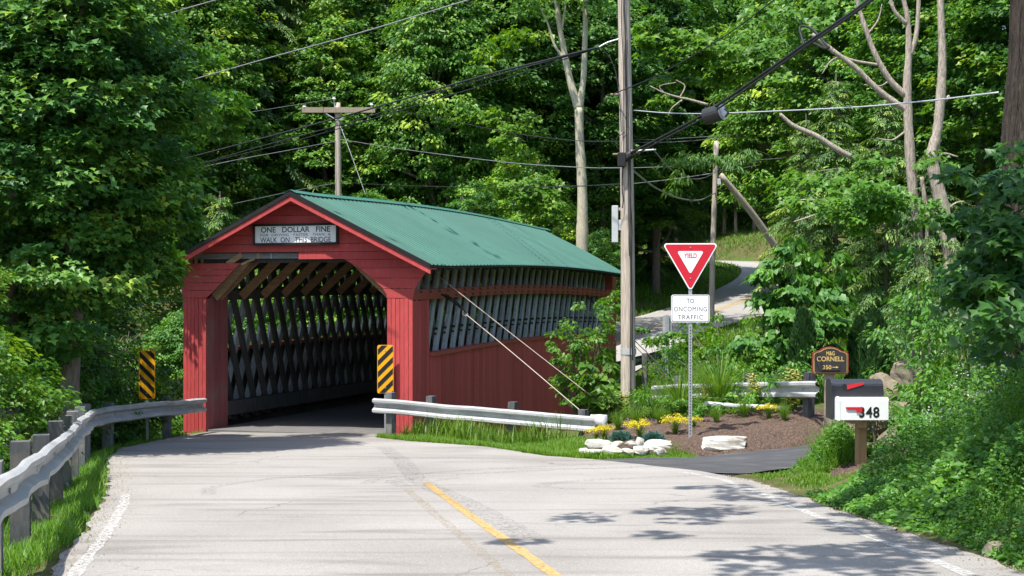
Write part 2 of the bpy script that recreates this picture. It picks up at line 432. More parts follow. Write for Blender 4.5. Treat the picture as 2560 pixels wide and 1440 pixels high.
# ------------------------------------------------------------------ road surfaces
def roadmat(name, c1, c2, streak=True):
    m = bpy.data.materials.new(name); m.use_nodes = True
    nt = m.node_tree; N = nt.nodes; L = nt.links
    b = N['Principled BSDF']; b.inputs['Roughness'].default_value = 0.85; b.inputs['Specular IOR Level'].default_value = 0.2
    tc = N.new('ShaderNodeTexCoord')
    def noise(scale, det, sc=(1, 1, 1), dist=0.0):
        mp = N.new('ShaderNodeMapping'); mp.inputs['Scale'].default_value = sc
        L.new(tc.outputs['Object'], mp.inputs['Vector'])
        n = N.new('ShaderNodeTexNoise'); n.inputs['Scale'].default_value = scale; n.inputs['Detail'].default_value = det; n.inputs['Distortion'].default_value = dist
        L.new(mp.outputs['Vector'], n.inputs['Vector'])
        return n
    big = noise(0.5, 5); r = ramp(nt, [(0.3, c1), (0.7, c2)]); L.new(big.outputs['Fac'], r.inputs['Fac'])
    col = r.outputs['Color']
    def over(fac, c, blend='MIX'):
        nonlocal col
        x = N.new('ShaderNodeMix'); x.data_type = 'RGBA'; x.blend_type = blend
        L.new(fac, x.inputs['Factor']); L.new(col, x.inputs['A']); x.inputs['B'].default_value = (*c, 1)
        col = x.outputs['Result']
    gr = noise(70, 2); rg = ramp(nt, [(0.48, (0, 0, 0)), (0.62, (0.5,)*3)]); L.new(gr.outputs['Fac'], rg.inputs['Fac'])
    over(rg.outputs['Color'], (c1[0]*.62, c1[1]*.60, c1[2]*.58))
    gl = noise(55, 2); rl = ramp(nt, [(0.55, (0, 0, 0)), (0.7, (0.55,)*3)]); L.new(gl.outputs['Fac'], rl.inputs['Fac'])
    over(rl.outputs['Color'], (min(c2[0]*1.3, .8), min(c2[1]*1.3, .8), min(c2[2]*1.3, .8)))
    if streak:
        st = noise(1.0, 6, (0.25, 1.8, 1), 1.2); rs = ramp(nt, [(0.52, (0, 0, 0)), (0.68, (0.5,)*3)]); L.new(st.outputs['Fac'], rs.inputs['Fac'])
        over(rs.outputs['Color'], (c1[0]*.5, c1[1]*.49, c1[2]*.48))
        vo = N.new('ShaderNodeTexVoronoi'); vo.feature = 'DISTANCE_TO_EDGE'; vo.inputs['Scale'].default_value = 0.42
        wv = noise(1.3, 5)
        ad = N.new('ShaderNodeMix'); ad.data_type = 'RGBA'; ad.blend_type = 'LINEAR_LIGHT'; ad.inputs['Factor'].default_value = 0.35
        L.new(tc.outputs['Object'], ad.inputs['A']); L.new(wv.outputs['Color'], ad.inputs['B'])
        L.new(ad.outputs['Result'], vo.inputs['Vector'])
        rv = ramp(nt, [(0.0, (0.6,)*3), (0.006, (0, 0, 0))]); L.new(vo.outputs['Distance'], rv.inputs['Fac'])
        pm = noise(0.35, 3); rp = ramp(nt, [(0.52, (0, 0, 0)), (0.6, (1,)*3)]); L.new(pm.outputs['Fac'], rp.inputs['Fac'])
        mm = N.new('ShaderNodeMath'); mm.operation = 'MULTIPLY'; L.new(rv.outputs['Color'], mm.inputs[0]); L.new(rp.outputs['Color'], mm.inputs[1])
        over(mm.outputs['Value'], (0.05, 0.05, 0.05))
    L.new(col, b.inputs['Base Color'])
    bp = N.new('ShaderNodeBump'); bp.inputs['Strength'].default_value = 0.35; bp.inputs['Distance'].default_value = 0.01
    L.new(gr.outputs['Fac'], bp.inputs['Height']); L.new(bp.outputs['Normal'], b.inputs['Normal'])
    return m
M['road'] = roadmat('pale_asphalt', (0.238, 0.224, 0.206), (0.315, 0.30, 0.28))
M['farroad'] = roadmat('far_asphalt', (0.27, 0.262, 0.25), (0.33, 0.322, 0.31), False)
M['drive'] = mat('fresh_asphalt', (0.042, 0.043, 0.047), (0.062, 0.063, 0.067), 2, 0.75, 0.3, (0.5, 4, 1), spec=0.3, speck=((0.16, 0.155, 0.15), 3, 0.55))
M['apron'] = mat('grey_apron', (0.19, 0.18, 0.165), (0.27, 0.26, 0.245), 3, 0.85, 0.3, speck=((0.13, 0.125, 0.12), 30, 0.5))

def strip(name, ys, lfun, rfun, zfun, m, parent=None, n=14, jit=0.0):
    rg = np.random.default_rng(len(name)); v = []
    for i, y in enumerate(ys):
        l, r = lfun(y), rfun(y)
        jl, jr = rg.normal(0, jit, 2)
        for k in range(n + 1):
            x = l + (r - l) * k / n
            if k == 0: x += jl
            if k == n: x += jr
            v.append((x, y, zfun(x, y)))
    v = np.array(v); i0 = np.arange(len(ys) * (n + 1)).reshape(len(ys), n + 1)
    f = np.stack([i0[:-1, :-1], i0[:-1, 1:], i0[1:, 1:], i0[1:, :-1]], -1).reshape(-1, 4)
    return link(name, mesh_np(name, v, f, m), parent)
ys = np.arange(-30, 32.41, 0.2)
road = strip('road', ys, road_l, road_r, lambda x, y: PL(y), M['road'], jit=0.03)
tag(road, 'pale sunlit asphalt road running down to the covered bridge', 'road', kind='structure')
# painted lines
def paint(name, c, wear):
    m = bpy.data.materials.new(name); m.use_nodes = True
    nt = m.node_tree; N = nt.nodes; L = nt.links; b = N['Principled BSDF']
    b.inputs['Base Color'].default_value = (*c, 1); b.inputs['Roughness'].default_value = 0.7
    tc = N.new('ShaderNodeTexCoord'); n = N.new('ShaderNodeTexNoise'); n.inputs['Scale'].default_value = 22; n.inputs['Detail'].default_value = 8; n.inputs['Roughness'].default_value = 0.75
    L.new(tc.outputs['Object'], n.inputs['Vector'])
    r = ramp(nt, [(wear, (0, 0, 0)), (wear + 0.22, (1, 1, 1))]); L.new(n.outputs['Fac'], r.inputs['Fac'])
    L.new(r.outputs['Color'], b.inputs['Alpha'])
    return m
M['yellow'] = paint('yellow_paint', (0.42, 0.285, 0.11), 0.29)
M['yellowworn'] = paint('worn_yellow_paint', (0.34, 0.27, 0.16), 0.48)
M['whiteline'] = paint('worn_white_paint', (0.54, 0.53, 0.51), 0.40)
YL = np.array([(-5, 2.6), (4, 1.5), (7, .92), (10.2, .32), (13.9, -.36), (16, -.74), (18.2, -1.12)])
yl = lambda y: np.interp(y, YL[:, 0], YL[:, 1])
strip('centre_line', np.arange(0, 18.21, .2), lambda y: yl(y) - .055, lambda y: yl(y) + .055, lambda x, y: PL(y) + .004, M['yellow'], road, 1, .006)
strip('centre_line', np.arange(0, 17.4, .2), lambda y: yl(y) - .40, lambda y: yl(y) - .29, lambda x, y: PL(y) + .004, M['yellowworn'], road, 1, .006)
strip('edge_line', np.arange(0, 20.01, .2), lambda y: road_r(y) - .55 + (.012*(y-8)), lambda y: road_r(y) - .44 + (.012*(y-8)), lambda x, y: PL(y) + .004, M['whiteline'], road, 1, .008)
strip('edge_line', np.arange(0, 16.61, .2), lambda y: road_l(y) + .12 + .006*max(y-6, 0), lambda y: road_l(y) + .23 + .006*max(y-6, 0), lambda x, y: PL(y) + .004, M['whiteline'], road, 1, .008)
# tyre marks scrubbed onto the road
M['skid'] = paint('tyre_mark', (0.17, 0.163, 0.155), 0.50)
def mark(pts, w):
    c = catmull([Vector((x, y, 0)) for x, y in pts], 12); v = []; 
    for i, p in enumerate(c):
        d = (c[min(i+1, len(c)-1)] - c[max(i-1, 0)]).normalized(); s = Vector((-d.y, d.x, 0)) * w / 2
        for q in (p + s, p - s): v.append((q.x, q.y, PL(q.y) + .004))
    n = len(c); f = [(2*i, 2*i+1, 2*i+3, 2*i+2) for i in range(n - 1)]
    mb = MB(); mb.add(v, f); mb.build('tyre_mark', M['skid'], road)
mark([(-2.4, 26), (-1.8, 22.5), (-1.45, 20.0), (-1.2, 18.3), (-.5, 15.5), (.2, 12.2)], .30)
mark([(-1.3, 17.6), (-1.55, 18.4), (-1.0, 19.3), (.6, 20.4), (2.4, 21.2)], .26)
mark([(.9, 17.2), (.35, 17.7), (.9, 18.5), (2.2, 19.2), (3.3, 19.6)], .24)
mark([(-1.9, 18.0), (-1.7, 19.0), (-.6, 20.4), (1.3, 21.6)], .2)
mark([(-4, 22.6), (-1, 22.9), (1.2, 22.4), (3.0, 21.9)], .22)
mark([(-3.6, 16.5), (-3.75, 17.6), (-3.1, 19.0), (-1.7, 20.4)], .18)
# darker apron at the bridge mouth
A = math.radians(18.6); SA, CA = math.sin(A), math.cos(A)
BC = Vector((-4.87, 31.19, 0))                       # middle of the portal foot
def bw(u, v, z=0.0): return Vector((BC.x + CA*u + SA*v, BC.y - SA*u + CA*v, z))
mb = MB()
q = [bw(-2.2, -1.1), bw(-1.2, -1.35), bw(.3, -1.2), bw(1.4, -1.5), bw(2.24, -1.3), bw(2.24, .2), bw(-2.2, .2)]
mb.add([(p.x, p.y, PL(p.y) + .005) for p in q], [tuple(range(7))]); mb.build('apron', M['apron'], road)

def path_strip(name, C, hw, m, dz, kcross=4):
    C = [Vector(p) for p in C]; v = []; n = kcross + 1
    for i, p in enumerate(C):
        d = C[min(i+1, len(C)-1)] - C[max(i-1, 0)]; d.z = 0; d.normalize(); s = Vector((d.y, -d.x, 0))
        h = hw(i / (len(C) - 1)) if callable(hw) else hw
        for k in range(n):
            q = p + s * h * (2 * k / kcross - 1); v.append((q.x, q.y, p.z + dz))
    i0 = np.arange(len(C) * n).reshape(len(C), n)
    f = np.stack([i0[:-1, :-1], i0[:-1, 1:], i0[1:, 1:], i0[1:, :-1]], -1).reshape(-1, 4)
    return link(name, mesh_np(name, np.array(v), f, m))
fr = path_strip('far_road', FRC, 2.7, M['farroad'], 0.0)
tag(fr, 'pale road climbing and bending round a grassy slope beyond the bridge', 'road', kind='structure')
for off, mm in ((-2.45, 'whiteline'), (2.45, 'whiteline'), (0.12, 'yellow'), (-.12, 'yellow')):
    v = []; C = [Vector(p) for p in FRC]
    for i, p in enumerate(C):
        d = C[min(i+1, len(C)-1)] - C[max(i-1, 0)]; d.z = 0; d.normalize(); s = Vector((d.y, -d.x, 0))
        for q in (p + s*(off-.06), p + s*(off+.06)): v.append((q.x, q.y, p.z + .006))
    mb = MB(); mb.add(v, [(2*i, 2*i+1, 2*i+3, 2*i+2) for i in range(len(C)-1)])
    mb.build('edge_line' if mm == 'whiteline' else 'centre_line', M[mm], fr)
v = []
for a, b in zip(DUC, DLC):
    for k in range(7):
        p = a.lerp(b, k / 6); v.append((p.x, p.y, float(drive_z(p.x, p.y))))
i0 = np.arange(len(v)).reshape(-1, 7)
dr = link('driveway', mesh_np('driveway', np.array(v), np.stack([i0[:-1, :-1], i0[:-1, 1:], i0[1:, 1:], i0[1:, :-1]], -1).reshape(-1, 4), M['drive']))
tag(dr, 'fresh dark asphalt driveway curving off behind the mailbox post', 'driveway', kind='structure')
# mulch bed
M['mulch'] = mat('brown_mulch', (0.040, 0.027, 0.021), (0.115, 0.082, 0.064), 22, 0.95, 1.0, (1, 1, 1), spec=0.08, speck=((0.24, 0.17, 0.13), 35, 0.6))
def patch(name, poly, m, dz, step=0.12, rough=0.02, mound=None):
    xs = [p[0] for p in poly]; yy = [p[1] for p in poly]
    ax = np.arange(min(xs), max(xs) + step, step); ay = np.arange(min(yy), max(yy) + step, step)
    X, Y = np.meshgrid(ax, ay)
    inside = np.zeros(X.shape, bool); n = len(poly)
    for i in range(n):
        x1, y1 = poly[i]; x2, y2 = poly[(i + 1) % n]
        c = ((y1 > Y) != (y2 > Y)) & (X < (x2 - x1) * (Y - y1) / (y2 - y1 + 1e-9) + x1)
        inside ^= c
    Z = ground(X, Y) + dz + np.random.default_rng(5).normal(0, rough, X.shape)
    if mound is not None: Z += mound(X, Y)
    Z = np.where(inside, Z, Z - dz - .12)
    id_ = np.arange(X.size).reshape(X.shape)
    f = np.stack([id_[:-1, :-1], id_[:-1, 1:], id_[1:, 1:], id_[1:, :-1]], -1).reshape(-1, 4)
    keep = inside[:-1, :-1] | inside[1:, 1:] | inside[:-1, 1:] | inside[1:, :-1]
    return link(name, mesh_np(name, np.stack([X, Y, Z], -1).reshape(-1, 3), f[keep.ravel()], m, False))
BED = [(1.55, 24.3), (2.2, 23.75), (3.0, 23.7), (4.0, 23.95), (5.0, 24.55), (5.9, 25.0), (6.0, 26.6), (5.0, 28.0), (3.2, 28.6), (1.9, 28.4), (1.3, 26.5)]
mu = patch('mulch_bed', BED, M['mulch'], .06, .1, .018)
tag(mu, 'brown bark mulch bed mounded behind the white stones', 'flower bed', kind='structure')
mu2 = patch('mulch_mound', [(4.2, 18.3), (4.7, 18.1), (5.3, 18.3), (5.5, 18.9), (5.0, 19.3), (4.4, 19.1)], M['mulch'], .03, .08, .02)
tag(mu2, 'small heap of brown mulch round the mailbox post', 'mulch', kind='structure')
# ------------------------------------------------------------------ covered bridge (local x = across, y = along, z = height)
br = empty('covered_bridge', BC, -A)
tag(br, 'red lattice-truss covered bridge with a green ribbed metal roof', 'bridge')
BL = 17.3                     # length of the trusses
RU, RH, RSL, RHS = 0.10, 3.86, 0.491, 3.33     # ridge offset, ridge height, slope, half span
OV = 0.40                     # gable overhang
def camb(v): return 0.14 * math.sin(math.pi * min(max((v - 0.8) / 17.0, 0), 1))
def vend(d): return 18.9 - 1.9 * (d / RHS)       # far verge is raked
def face(u0, t=0.025): return lambda p, k: (p[0], u0 + t * k, p[1])

def boards_h(poly, zs, y0, m=None, t=0.025, name='plank'):
    for a, b in zip(zs[:-1], zs[1:]):
        q = clip(clip(poly, 0, 1, b - .0045), 0, -1, -(a + .0045))
        if len(q) >= 3:
            j = RS.uniform(-.004, .004)
            MB().prism(q, face(y0 + j, t)).build(name, m or M['red'], br)
def boards_v(u0, u1, n, z0, z1, y0, m=None, t=0.025):
    for i in range(n):
        a = u0 + (u1 - u0) * i / n; b = u0 + (u1 - u0) * (i + 1) / n
        j = RS.uniform(-.004, .004)
        MB().box(a + .005, b - .005, y0 + j, y0 + j + t, z0 + RS.uniform(-.02, .02), z1).build('plank', m or M['red'], br)

gz_ = lambda u: RH - .06 - RSL * abs(u - RU)
GAB = [(RU - 2.48, 2.54), (RU + 2.48, 2.54), (RU, RH - .06)]
boards_h(GAB, [2.54, 2.72, 2.93, 3.15, 3.36, 3.58, 3.85], 0)
RLOW = [(.10, 2.54), (2.58, 2.54), (3.26, gz_(3.26)), (3.235, 2.146), (3.09, 1.98), (2.983, 1.84), (2.90, 1.67), (2.86, 1.51), (2.25, 1.51),
        (2.235, 1.60), (2.131, 1.749), (1.874, 1.969), (1.526, 2.209), (1.205, 2.379), (.10, 2.379)]
boards_h(RLOW, [1.51, 1.72, 1.95, 2.17, 2.36, 2.54], 0)
LLOW = [(-3.05, 2.306), (-1.38, 2.306), (-1.78, 1.93), (-2.2, 1.554), (-2.26, 1.51), (-2.86, 1.51), (-2.90, 1.67), (-2.983, 1.86), (-3.10, 2.02), (-3.18, 2.16)]
boards_h(LLOW, [1.51, 1.68, 1.86, 2.02, 2.16, 2.306], 0)
boards_v(2.25, 2.86, 6, -1.85, 1.505, 0.0)
boards_v(-2.86, -2.26, 6, -1.95, 1.505, 0.0)
# reveals and outer sides of the portal box
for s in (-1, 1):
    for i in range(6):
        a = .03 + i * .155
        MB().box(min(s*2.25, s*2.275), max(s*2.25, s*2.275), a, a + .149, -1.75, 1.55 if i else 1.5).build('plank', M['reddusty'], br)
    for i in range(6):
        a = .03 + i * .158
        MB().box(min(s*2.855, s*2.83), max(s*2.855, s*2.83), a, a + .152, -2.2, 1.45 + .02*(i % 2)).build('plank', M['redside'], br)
# curved soffit of the arch
arch = [(2.25, 1.51), (2.235, 1.60), (2.131, 1.749), (1.874, 1.969), (1.526, 2.209), (1.205, 2.379), (-1.25, 2.379)]
for (u0, h0), (u1, h1) in zip(arch[:-2], arch[1:-1]):
    MB().prism([(u0, h0), (u1, h1), (u1 + .01, h1 + .02), (u0 + .01, h0 + .02)], lambda p, k: (p[0], .03 + .5 * k, p[1])).build('soffit_board', M['darkwood'], br)
# exposed timbers where boards are missing
def beam(name, a, b, w, h, m):
    a, b = Vector(a), Vector(b); d = (b - a); L = d.length; d.normalize()
    s = d.cross(Vector((0, 1, 0))) if abs(d.y) < .9 else Vector((1, 0, 0)); s.normalize(); t = s.cross(d)
    mb = MB(); vs = []
    for e in (a, b):
        for p, q in ((-1, -1), (1, -1), (1, 1), (-1, 1)): vs.append(e + s * p * h / 2 + t * q * w / 2)
    mb.add(vs, [(0, 3, 2, 1), (4, 5, 6, 7), (0, 1, 5, 4), (1, 2, 6, 5), (2, 3, 7, 6), (3, 0, 4, 7)])
    return mb.build(name, m, br)
M['greybeam'] = mat('grey_beam', (0.12, 0.125, 0.125), (0.23, 0.235, 0.23), 3, 0.8, 0.4, (1, 8, 8))
beam('tie_beam', (-2.75, .12, 2.465), (.10, .12, 2.465), .10, .13, M['greybeam'])
beam('tie_beam', (-2.9, .22, 2.36), (2.9, .22, 2.36), .14, .10, M['darkwood'])
beam('block', (-.95, .07, 2.40), (-.95, .07, 2.53), .03, .07, M['brace'])
beam('block', (-.62, .065, 2.40), (-.62, .065, 2.53), .02, .03, M['galv'])
beam('block', (.09, .06, 2.40), (.09, .06, 2.53), .03, .03, M['brace'])
for u in (-2.72, -2.58, -2.42):
    beam('stud', (u, .1, 2.28), (u, .1, 2.45), .05, .06, M['brace'])
beam('rafter_tail', (-3.12, .05, 2.23), (-2.35, .05, 2.60), .05, .10, M['brace'])
beam('broken_board', (-1.72, .02, 2.28), (-1.36, .06, 2.50), .03, .12, M['brace'])
beam('broken_board', (-1.38, .05, 2.27), (-1.05, .07, 2.40), .03, .05, M['brace'])
# knee braces inside
vv = [.22] + [.62 + 1.07 * i for i in range(15)]
for i, v in enumerate(vv):
    for s in (-1, 1):
        e = 2.16 if (i == 0 and s < 0) else 2.30
        beam('knee_brace', (s*e, v, 1.52 + camb(v)), (s*1.32, v, 2.40 + camb(v)), .06, .20, M['brace'])
    if i: MB().box(-2.85, 2.85, v - .1, v + .1, 2.36 + camb(v), 2.52 + camb(v)).build('tie_beam', M['darkwood'], br)
# lattice trusses
TL = math.tan(math.radians(68))
SP = 0.56
def truss(s, u0, u1, lean, m=None):
    n = int((BL + 4) / SP)
    for i in range(-4, n):
        vb = i * SP + .1
        w = .092
        h0, h1 = -1.45, 2.42
        top = vb + lean * (h1 - h0) / TL
        poly = [(vb - w, h0), (vb + w, h0), (top + w, h1), (top - w, h1)]
        poly = clip(clip(poly, 1, 0, BL - .15), -1, 0, -.35)
        if len(poly) < 3: continue
        vm = sum(p[0] for p in poly) / len(poly)
        c = camb(vm)
        j = RS.uniform(-.012, .012)
        poly = [(p[0] + j, p[1]) for p in poly]
        MB().prism(poly, lambda p, k: (s * (u0 + (u1 - u0) * k), p[0], p[1] + c)).build('lattice_plank', m or M['lattice'], br)
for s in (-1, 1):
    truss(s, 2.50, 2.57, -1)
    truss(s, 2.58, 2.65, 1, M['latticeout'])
def chord(name, u0, u1, h0, h1, m, v0=.3, v1=BL, seg=4.1, c=True, off=(0, 0)):
    v = v0
    while v < v1 - .1:
        e = min(v + seg, v1)
        mb = MB(); vs = []; k = 5
        for i in range(k):
            t = v + .008 + (e - v - .016) * i / (k - 1); cc = camb(t) if c else 0
            vs += [(u0, t, h0 + cc), (u1, t, h0 + cc), (u1, t, h1 + cc), (u0, t, h1 + cc)]
        fs = [(0, 1, 2, 3), tuple(range(4*k-4, 4*k))]
        for i in range(k - 1):
            for q in range(4): fs.append((4*i+q, 4*i+(q+1) % 4, 4*i+4+(q+1) % 4, 4*i+4+q))
        mb.add(vs, fs); mb.build(name, m, br); v = e
for s in (-1, 1):
    q = lambda a, b: (min(s*a, s*b), max(s*a, s*b))
    chord('chord', *q(2.36, 2.49), 1.44, 1.68, M['darkwood'], v0=.97)
    chord('chord', *q(2.67, 2.85), 2.28, 2.42, M['darkwood'])
    chord('chord', *q(2.30, 2.49), 2.25, 2.42, M['darkwood'], v0=.5)
    chord('curb_beam', *q(2.28, 2.49), -1.27, -.94, M['lattice'], v0=.99, c=False)
    chord('chord', *q(2.67, 2.80), -1.35, -.95, M['darkwood'], c=False)
    chord('chord', *q(2.70, 2.87), 1.475, 1.70, M['redtrim'], v0=.02, v1=BL - .1, seg=4.3)
    # sill cap on the side wall
    chord('sill', *q(2.66, 2.90), .19, .27, M['redtrim'], v0=1.0, v1=BL - .5, seg=5.3)
    # vertical side boards
    v = 1.0
    while v < BL - .02:
        w = min(RS.choice((.19, .24, .24, .29)), BL - v)
        j = RS.uniform(-.005, .005)
        top = .19 + camb(v + w/2) if v < BL - .6 else 1.46
        MB().box(min(s*(2.83+j), s*(2.855+j)), max(s*(2.83+j), s*(2.855+j)), v + .003, v + w - .003, -3.6, top).build('side_plank', M['redside'], br)
        v += w
    v = 1.0
    while v < BL - .6:
        MB().box(*q(2.79, 2.815), v + .01, v + .99, -1.7, .17 + camb(v + .5)).build('lining_board', M['darkwood'], br); v += 1.0
    # far portal posts
    MB().box(*q(2.25, 2.87), BL, BL + .5, -1.8, 2.25).build('portal_post', M['redtrim'], br)
# pegs through the chord (visible side) and bolts at the lattice crossings
peg = MB().box(-.012, .012, -.055, .055, -.022, .022).mesh('peg', M['darkwood'])
v = .45
while v < BL - .4:
    for dz in (-.055, .06):
        if v < 1.6 and dz < 0: continue
        link('peg', peg, br, (2.876, v, 1.588 + camb(v) + dz))
    v += SP * .98
bolt = MB().tube([(2.64, 0, 0), (2.73, 0, 0)], .028, 6).tube([(2.64, 0, -.12), (2.71, 0, -.12)], .02, 6).box(2.655, 2.69, -.10, .10, -.02, .02).mesh('bolt', M['black'])
v = 1.22
while v < BL - .4:
    link('bolt', bolt, br, (0, v, .78 + camb(v) - .012*(v > 4)))
    v += SP
# deck
MB().box(-2.27, 2.27, .05, BL + .6, -1.8, -1.51).build('deck', mat('dusty_deck', (0.10, 0.10, 0.10), (0.16, 0.155, 0.15), 3, .9, .3, (6, .5, 1)), br)
# abutments
M['abut'] = mat('concrete_abutment', (0.25, 0.24, 0.22), (0.36, 0.35, 0.32), 2, 0.9, 0.4)
MB().box(-2.8, 2.8, .3, 1.6, -5.5, -1.82).build('abutment', M['abut'], br)
MB().box(-2.8, 2.8, BL - 1.2, BL + .5, -5.5, -1.82).build('abutment', M['abut'], br)
# roof: ribbed panels, one object each
PW = 0.92
def roofz(d, v): return RH - RSL * d + camb(v)
for s in (-1, 1):
    v = -OV; kk = 0
    while v < 17.9:
        prof = []
        for r in range(4):
            b = v + r * .23
            prof += [(b, 0), (b + .165, 0), (b + .178, .028), (b + .212, .028), (b + .225, 0)]
        prof.append((v + PW - .0005, 0))
        nd = 10; vs = []; fs = []
        for (t, h) in prof:
            for i in range(nd + 1):
                d = RHS * i / nd
                tt = min(t, vend(d))
                vs.append((RU + s * d, tt, roofz(d, tt) + h))
        m = nd + 1
        for i in range(len(prof) - 1):
            for k in range(nd):
                a = i * m + k
                f = (a, a + 1, a + m + 1, a + m)
                if abs(vs[a][1] - vs[a+m][1]) < 1e-6 and abs(vs[a+1][1] - vs[a+m+1][1]) < 1e-6: continue
                fs.append(f)
        if fs:
            o = MB().add(vs, fs).build('roof_panel', M['roof'], br)
            md = o.modifiers.new('thick', 'SOLIDIFY'); md.thickness = .006; md.offset = -1
        v += PW; kk += 1
    # deck boards under the metal
    for i in range(9):
        d0, d1 = RHS * i / 9 + .02, RHS * (i + 1) / 9 - .02
        vs = []; n = 14
        for k in range(n):
            t = -OV + .06 + (vend(d1) - .1 + OV) * k / (n - 1)
            for d, dz in ((d0, -.035), (d1, -.035), (d1, -.06), (d0, -.06)): vs.append((RU + s*d, t, roofz(d, t) + dz))
        fs = [(0, 1, 2, 3), tuple(range(4*n-4, 4*n))]
        for k in range(n - 1):
            for q in range(4): fs.append((4*k+q, 4*k+(q+1) % 4, 4*k+4+(q+1) % 4, 4*k+4+q))
        MB().add(vs, fs).build('roof_board', M['darkwood'], br)
    v = .5
    while v < 16.7:
        beam('rafter', (RU + s*.05, v, roofz(.05, v) - .12), (RU + s*(RHS-.1), v, roofz(RHS-.1, v) - .12), .05, .11, M['darkwood'])
        v += .62
    # rake trim: black strip painting in the roof edge's shadow, red barge board
    for nm, v0, v1, z0, z1, mm in (('edge_shadow', -OV - .012, -OV + .05, -.075, .018, M['black']), ('barge_board', -OV + .01, -OV + .035, -.20, -.076, M['red']), ('rake_soffit', -OV + .04, -.005, -.10, -.078, M['red'])):
        pl = [(RU, RH + z1), (RU + s*RHS, RH - RSL*RHS + z1), (RU + s*RHS, RH - RSL*RHS + z0), (RU, RH + z0)]
        MB().prism(pl, lambda p, k: (p[0], v0 + (v1 - v0) * k, p[1])).build(nm, mm, br)
# ridge cap
vs = []; n = 20
for k in range(n):
    t = -OV - .02 + (18.9 + OV) * k / (n - 1)
    for d in (-.16, 0, .16): vs.append((RU + d, t, RH + camb(t) + .052 - abs(d) * RSL))
o = MB().add(vs, [(3*k+j, 3*k+j+1, 3*k+4+j, 3*k+3+j) for k in range(n-1) for j in (0, 1)]).build('ridge_cap', M['roof'], br)
md = o.modifiers.new('thick', 'SOLIDIFY'); md.thickness = .006
# far gable
MB().prism([(RU - 2.9, 2.3), (RU + 2.9, 2.3), (RU, RH - .1)], lambda p, k: (p[0], BL + .1 + .03*k, p[1])).build('gable_end', M['redtrim'], br)

# ------------------------------------------------------------------ lettering
def text_mesh(s, w, h, m, spacing=1.0, bold=0.0, thick=0.002):
    """flat lettering in the x-z plane, centred, w by h, facing -y"""
    cu = bpy.data.curves.new('lettering', 'FONT'); cu.body = s; cu.space_character = spacing; cu.offset = bold
    cu.resolution_u = 4
    o = bpy.data.objects.new('lettering_tmp', cu); COL.objects.link(o)
    dg = bpy.context.evaluated_depsgraph_get(); dg.update()
    me = bpy.data.meshes.new_from_object(o.evaluated_get(dg))
    bpy.data.objects.remove(o); bpy.data.curves.remove(cu)
    co = np.empty(len(me.vertices) * 3, np.float32); me.vertices.foreach_get('co', co); co = co.reshape(-1, 3)
    mn, mx = co.min(0), co.max(0)
    out = np.zeros_like(co)
    out[:, 0] = ((co[:, 0] - mn[0]) / (mx[0] - mn[0]) - .5) * w
    out[:, 2] = ((co[:, 1] - mn[1]) / (mx[1] - mn[1]) - .5) * h
    me.vertices.foreach_set('co', out.ravel()); me.materials.clear(); me.materials.append(m); me.update()
    me.name = 'lettering'
    return me
def letters(s, w, h, m, parent, loc, **k): return link('lettering', text_mesh(s, w, h, m, **k), parent, loc)
def rounded(poly, r, n=5):
    out = []; N = len(poly)
    for i in range(N):
        p = Vector((*poly[i], 0)); a = Vector((*poly[i-1], 0)); b = Vector((*poly[(i+1) % N], 0))
        da = (a - p).normalized(); db = (b - p).normalized()
        ang = da.angle(db); t = r / math.tan(ang / 2)
        c = p + (da + db).normalized() * (r / math.sin(ang / 2))
        s0 = p + da * t; s1 = p + db * t
        a0 = math.atan2(s0.y - c.y, s0.x - c.x); a1 = math.atan2(s1.y - c.y, s1.x - c.x)
        d = (a1 - a0 + math.pi) % (2*math.pi) - math.pi
        for k in range(n + 1): out.append((c.x + r*math.cos(a0 + d*k/n), c.y + r*math.sin(a0 + d*k/n)))
    return out
def rect(w, h): return [(-w/2, -h/2), (w/2, -h/2), (w/2, h/2), (-w/2, h/2)]
def plate(name, poly, y0, t, m, parent, loc=None): return MB().prism(poly, lambda p, k: (p[0], y0 + t*k, p[1])).build(name, m, parent, loc=loc)

p = bw(.05, -.03)
fs_ = empty('fine_sign', (p.x, p.y, 2.937), -A)
tag(fs_, 'white ONE DOLLAR FINE signboard in a black frame on the gable', 'sign')
plate('panel', rect(2.04, .41), -.035, .03, M['signwhite'], fs_)
for nm, (x, z, w, h) in {'frame': (0, .213, 2.12, .05), 'frame.b': (0, -.213, 2.12, .05)}.items():
    plate('frame', [(x-w/2, z-h/2), (x+w/2, z-h/2), (x+w/2, z+h/2), (x-w/2, z+h/2)], -.06, .06, M['black'], fs_)
for x in (-1.035, 1.035):
    plate('frame', [(x-.025, -.188), (x+.025, -.188), (x+.025, .188), (x-.025, .188)], -.06, .06, M['black'], fs_)
letters('ONE   DOLLAR   FINE', 1.72, .125, M['black'], fs_, (0, -.039, .105), bold=.012)
letters('FOR  DRIVING   FASTER   THAN  A', 1.74, .058, M['black'], fs_, (0, -.039, -.012), spacing=1.15)
letters('WALK  ON   THIS  BRIDGE', 1.76, .115, M['black'], fs_, (0, -.039, -.122), bold=.004)
for ch, x in (('I', 0),): pass
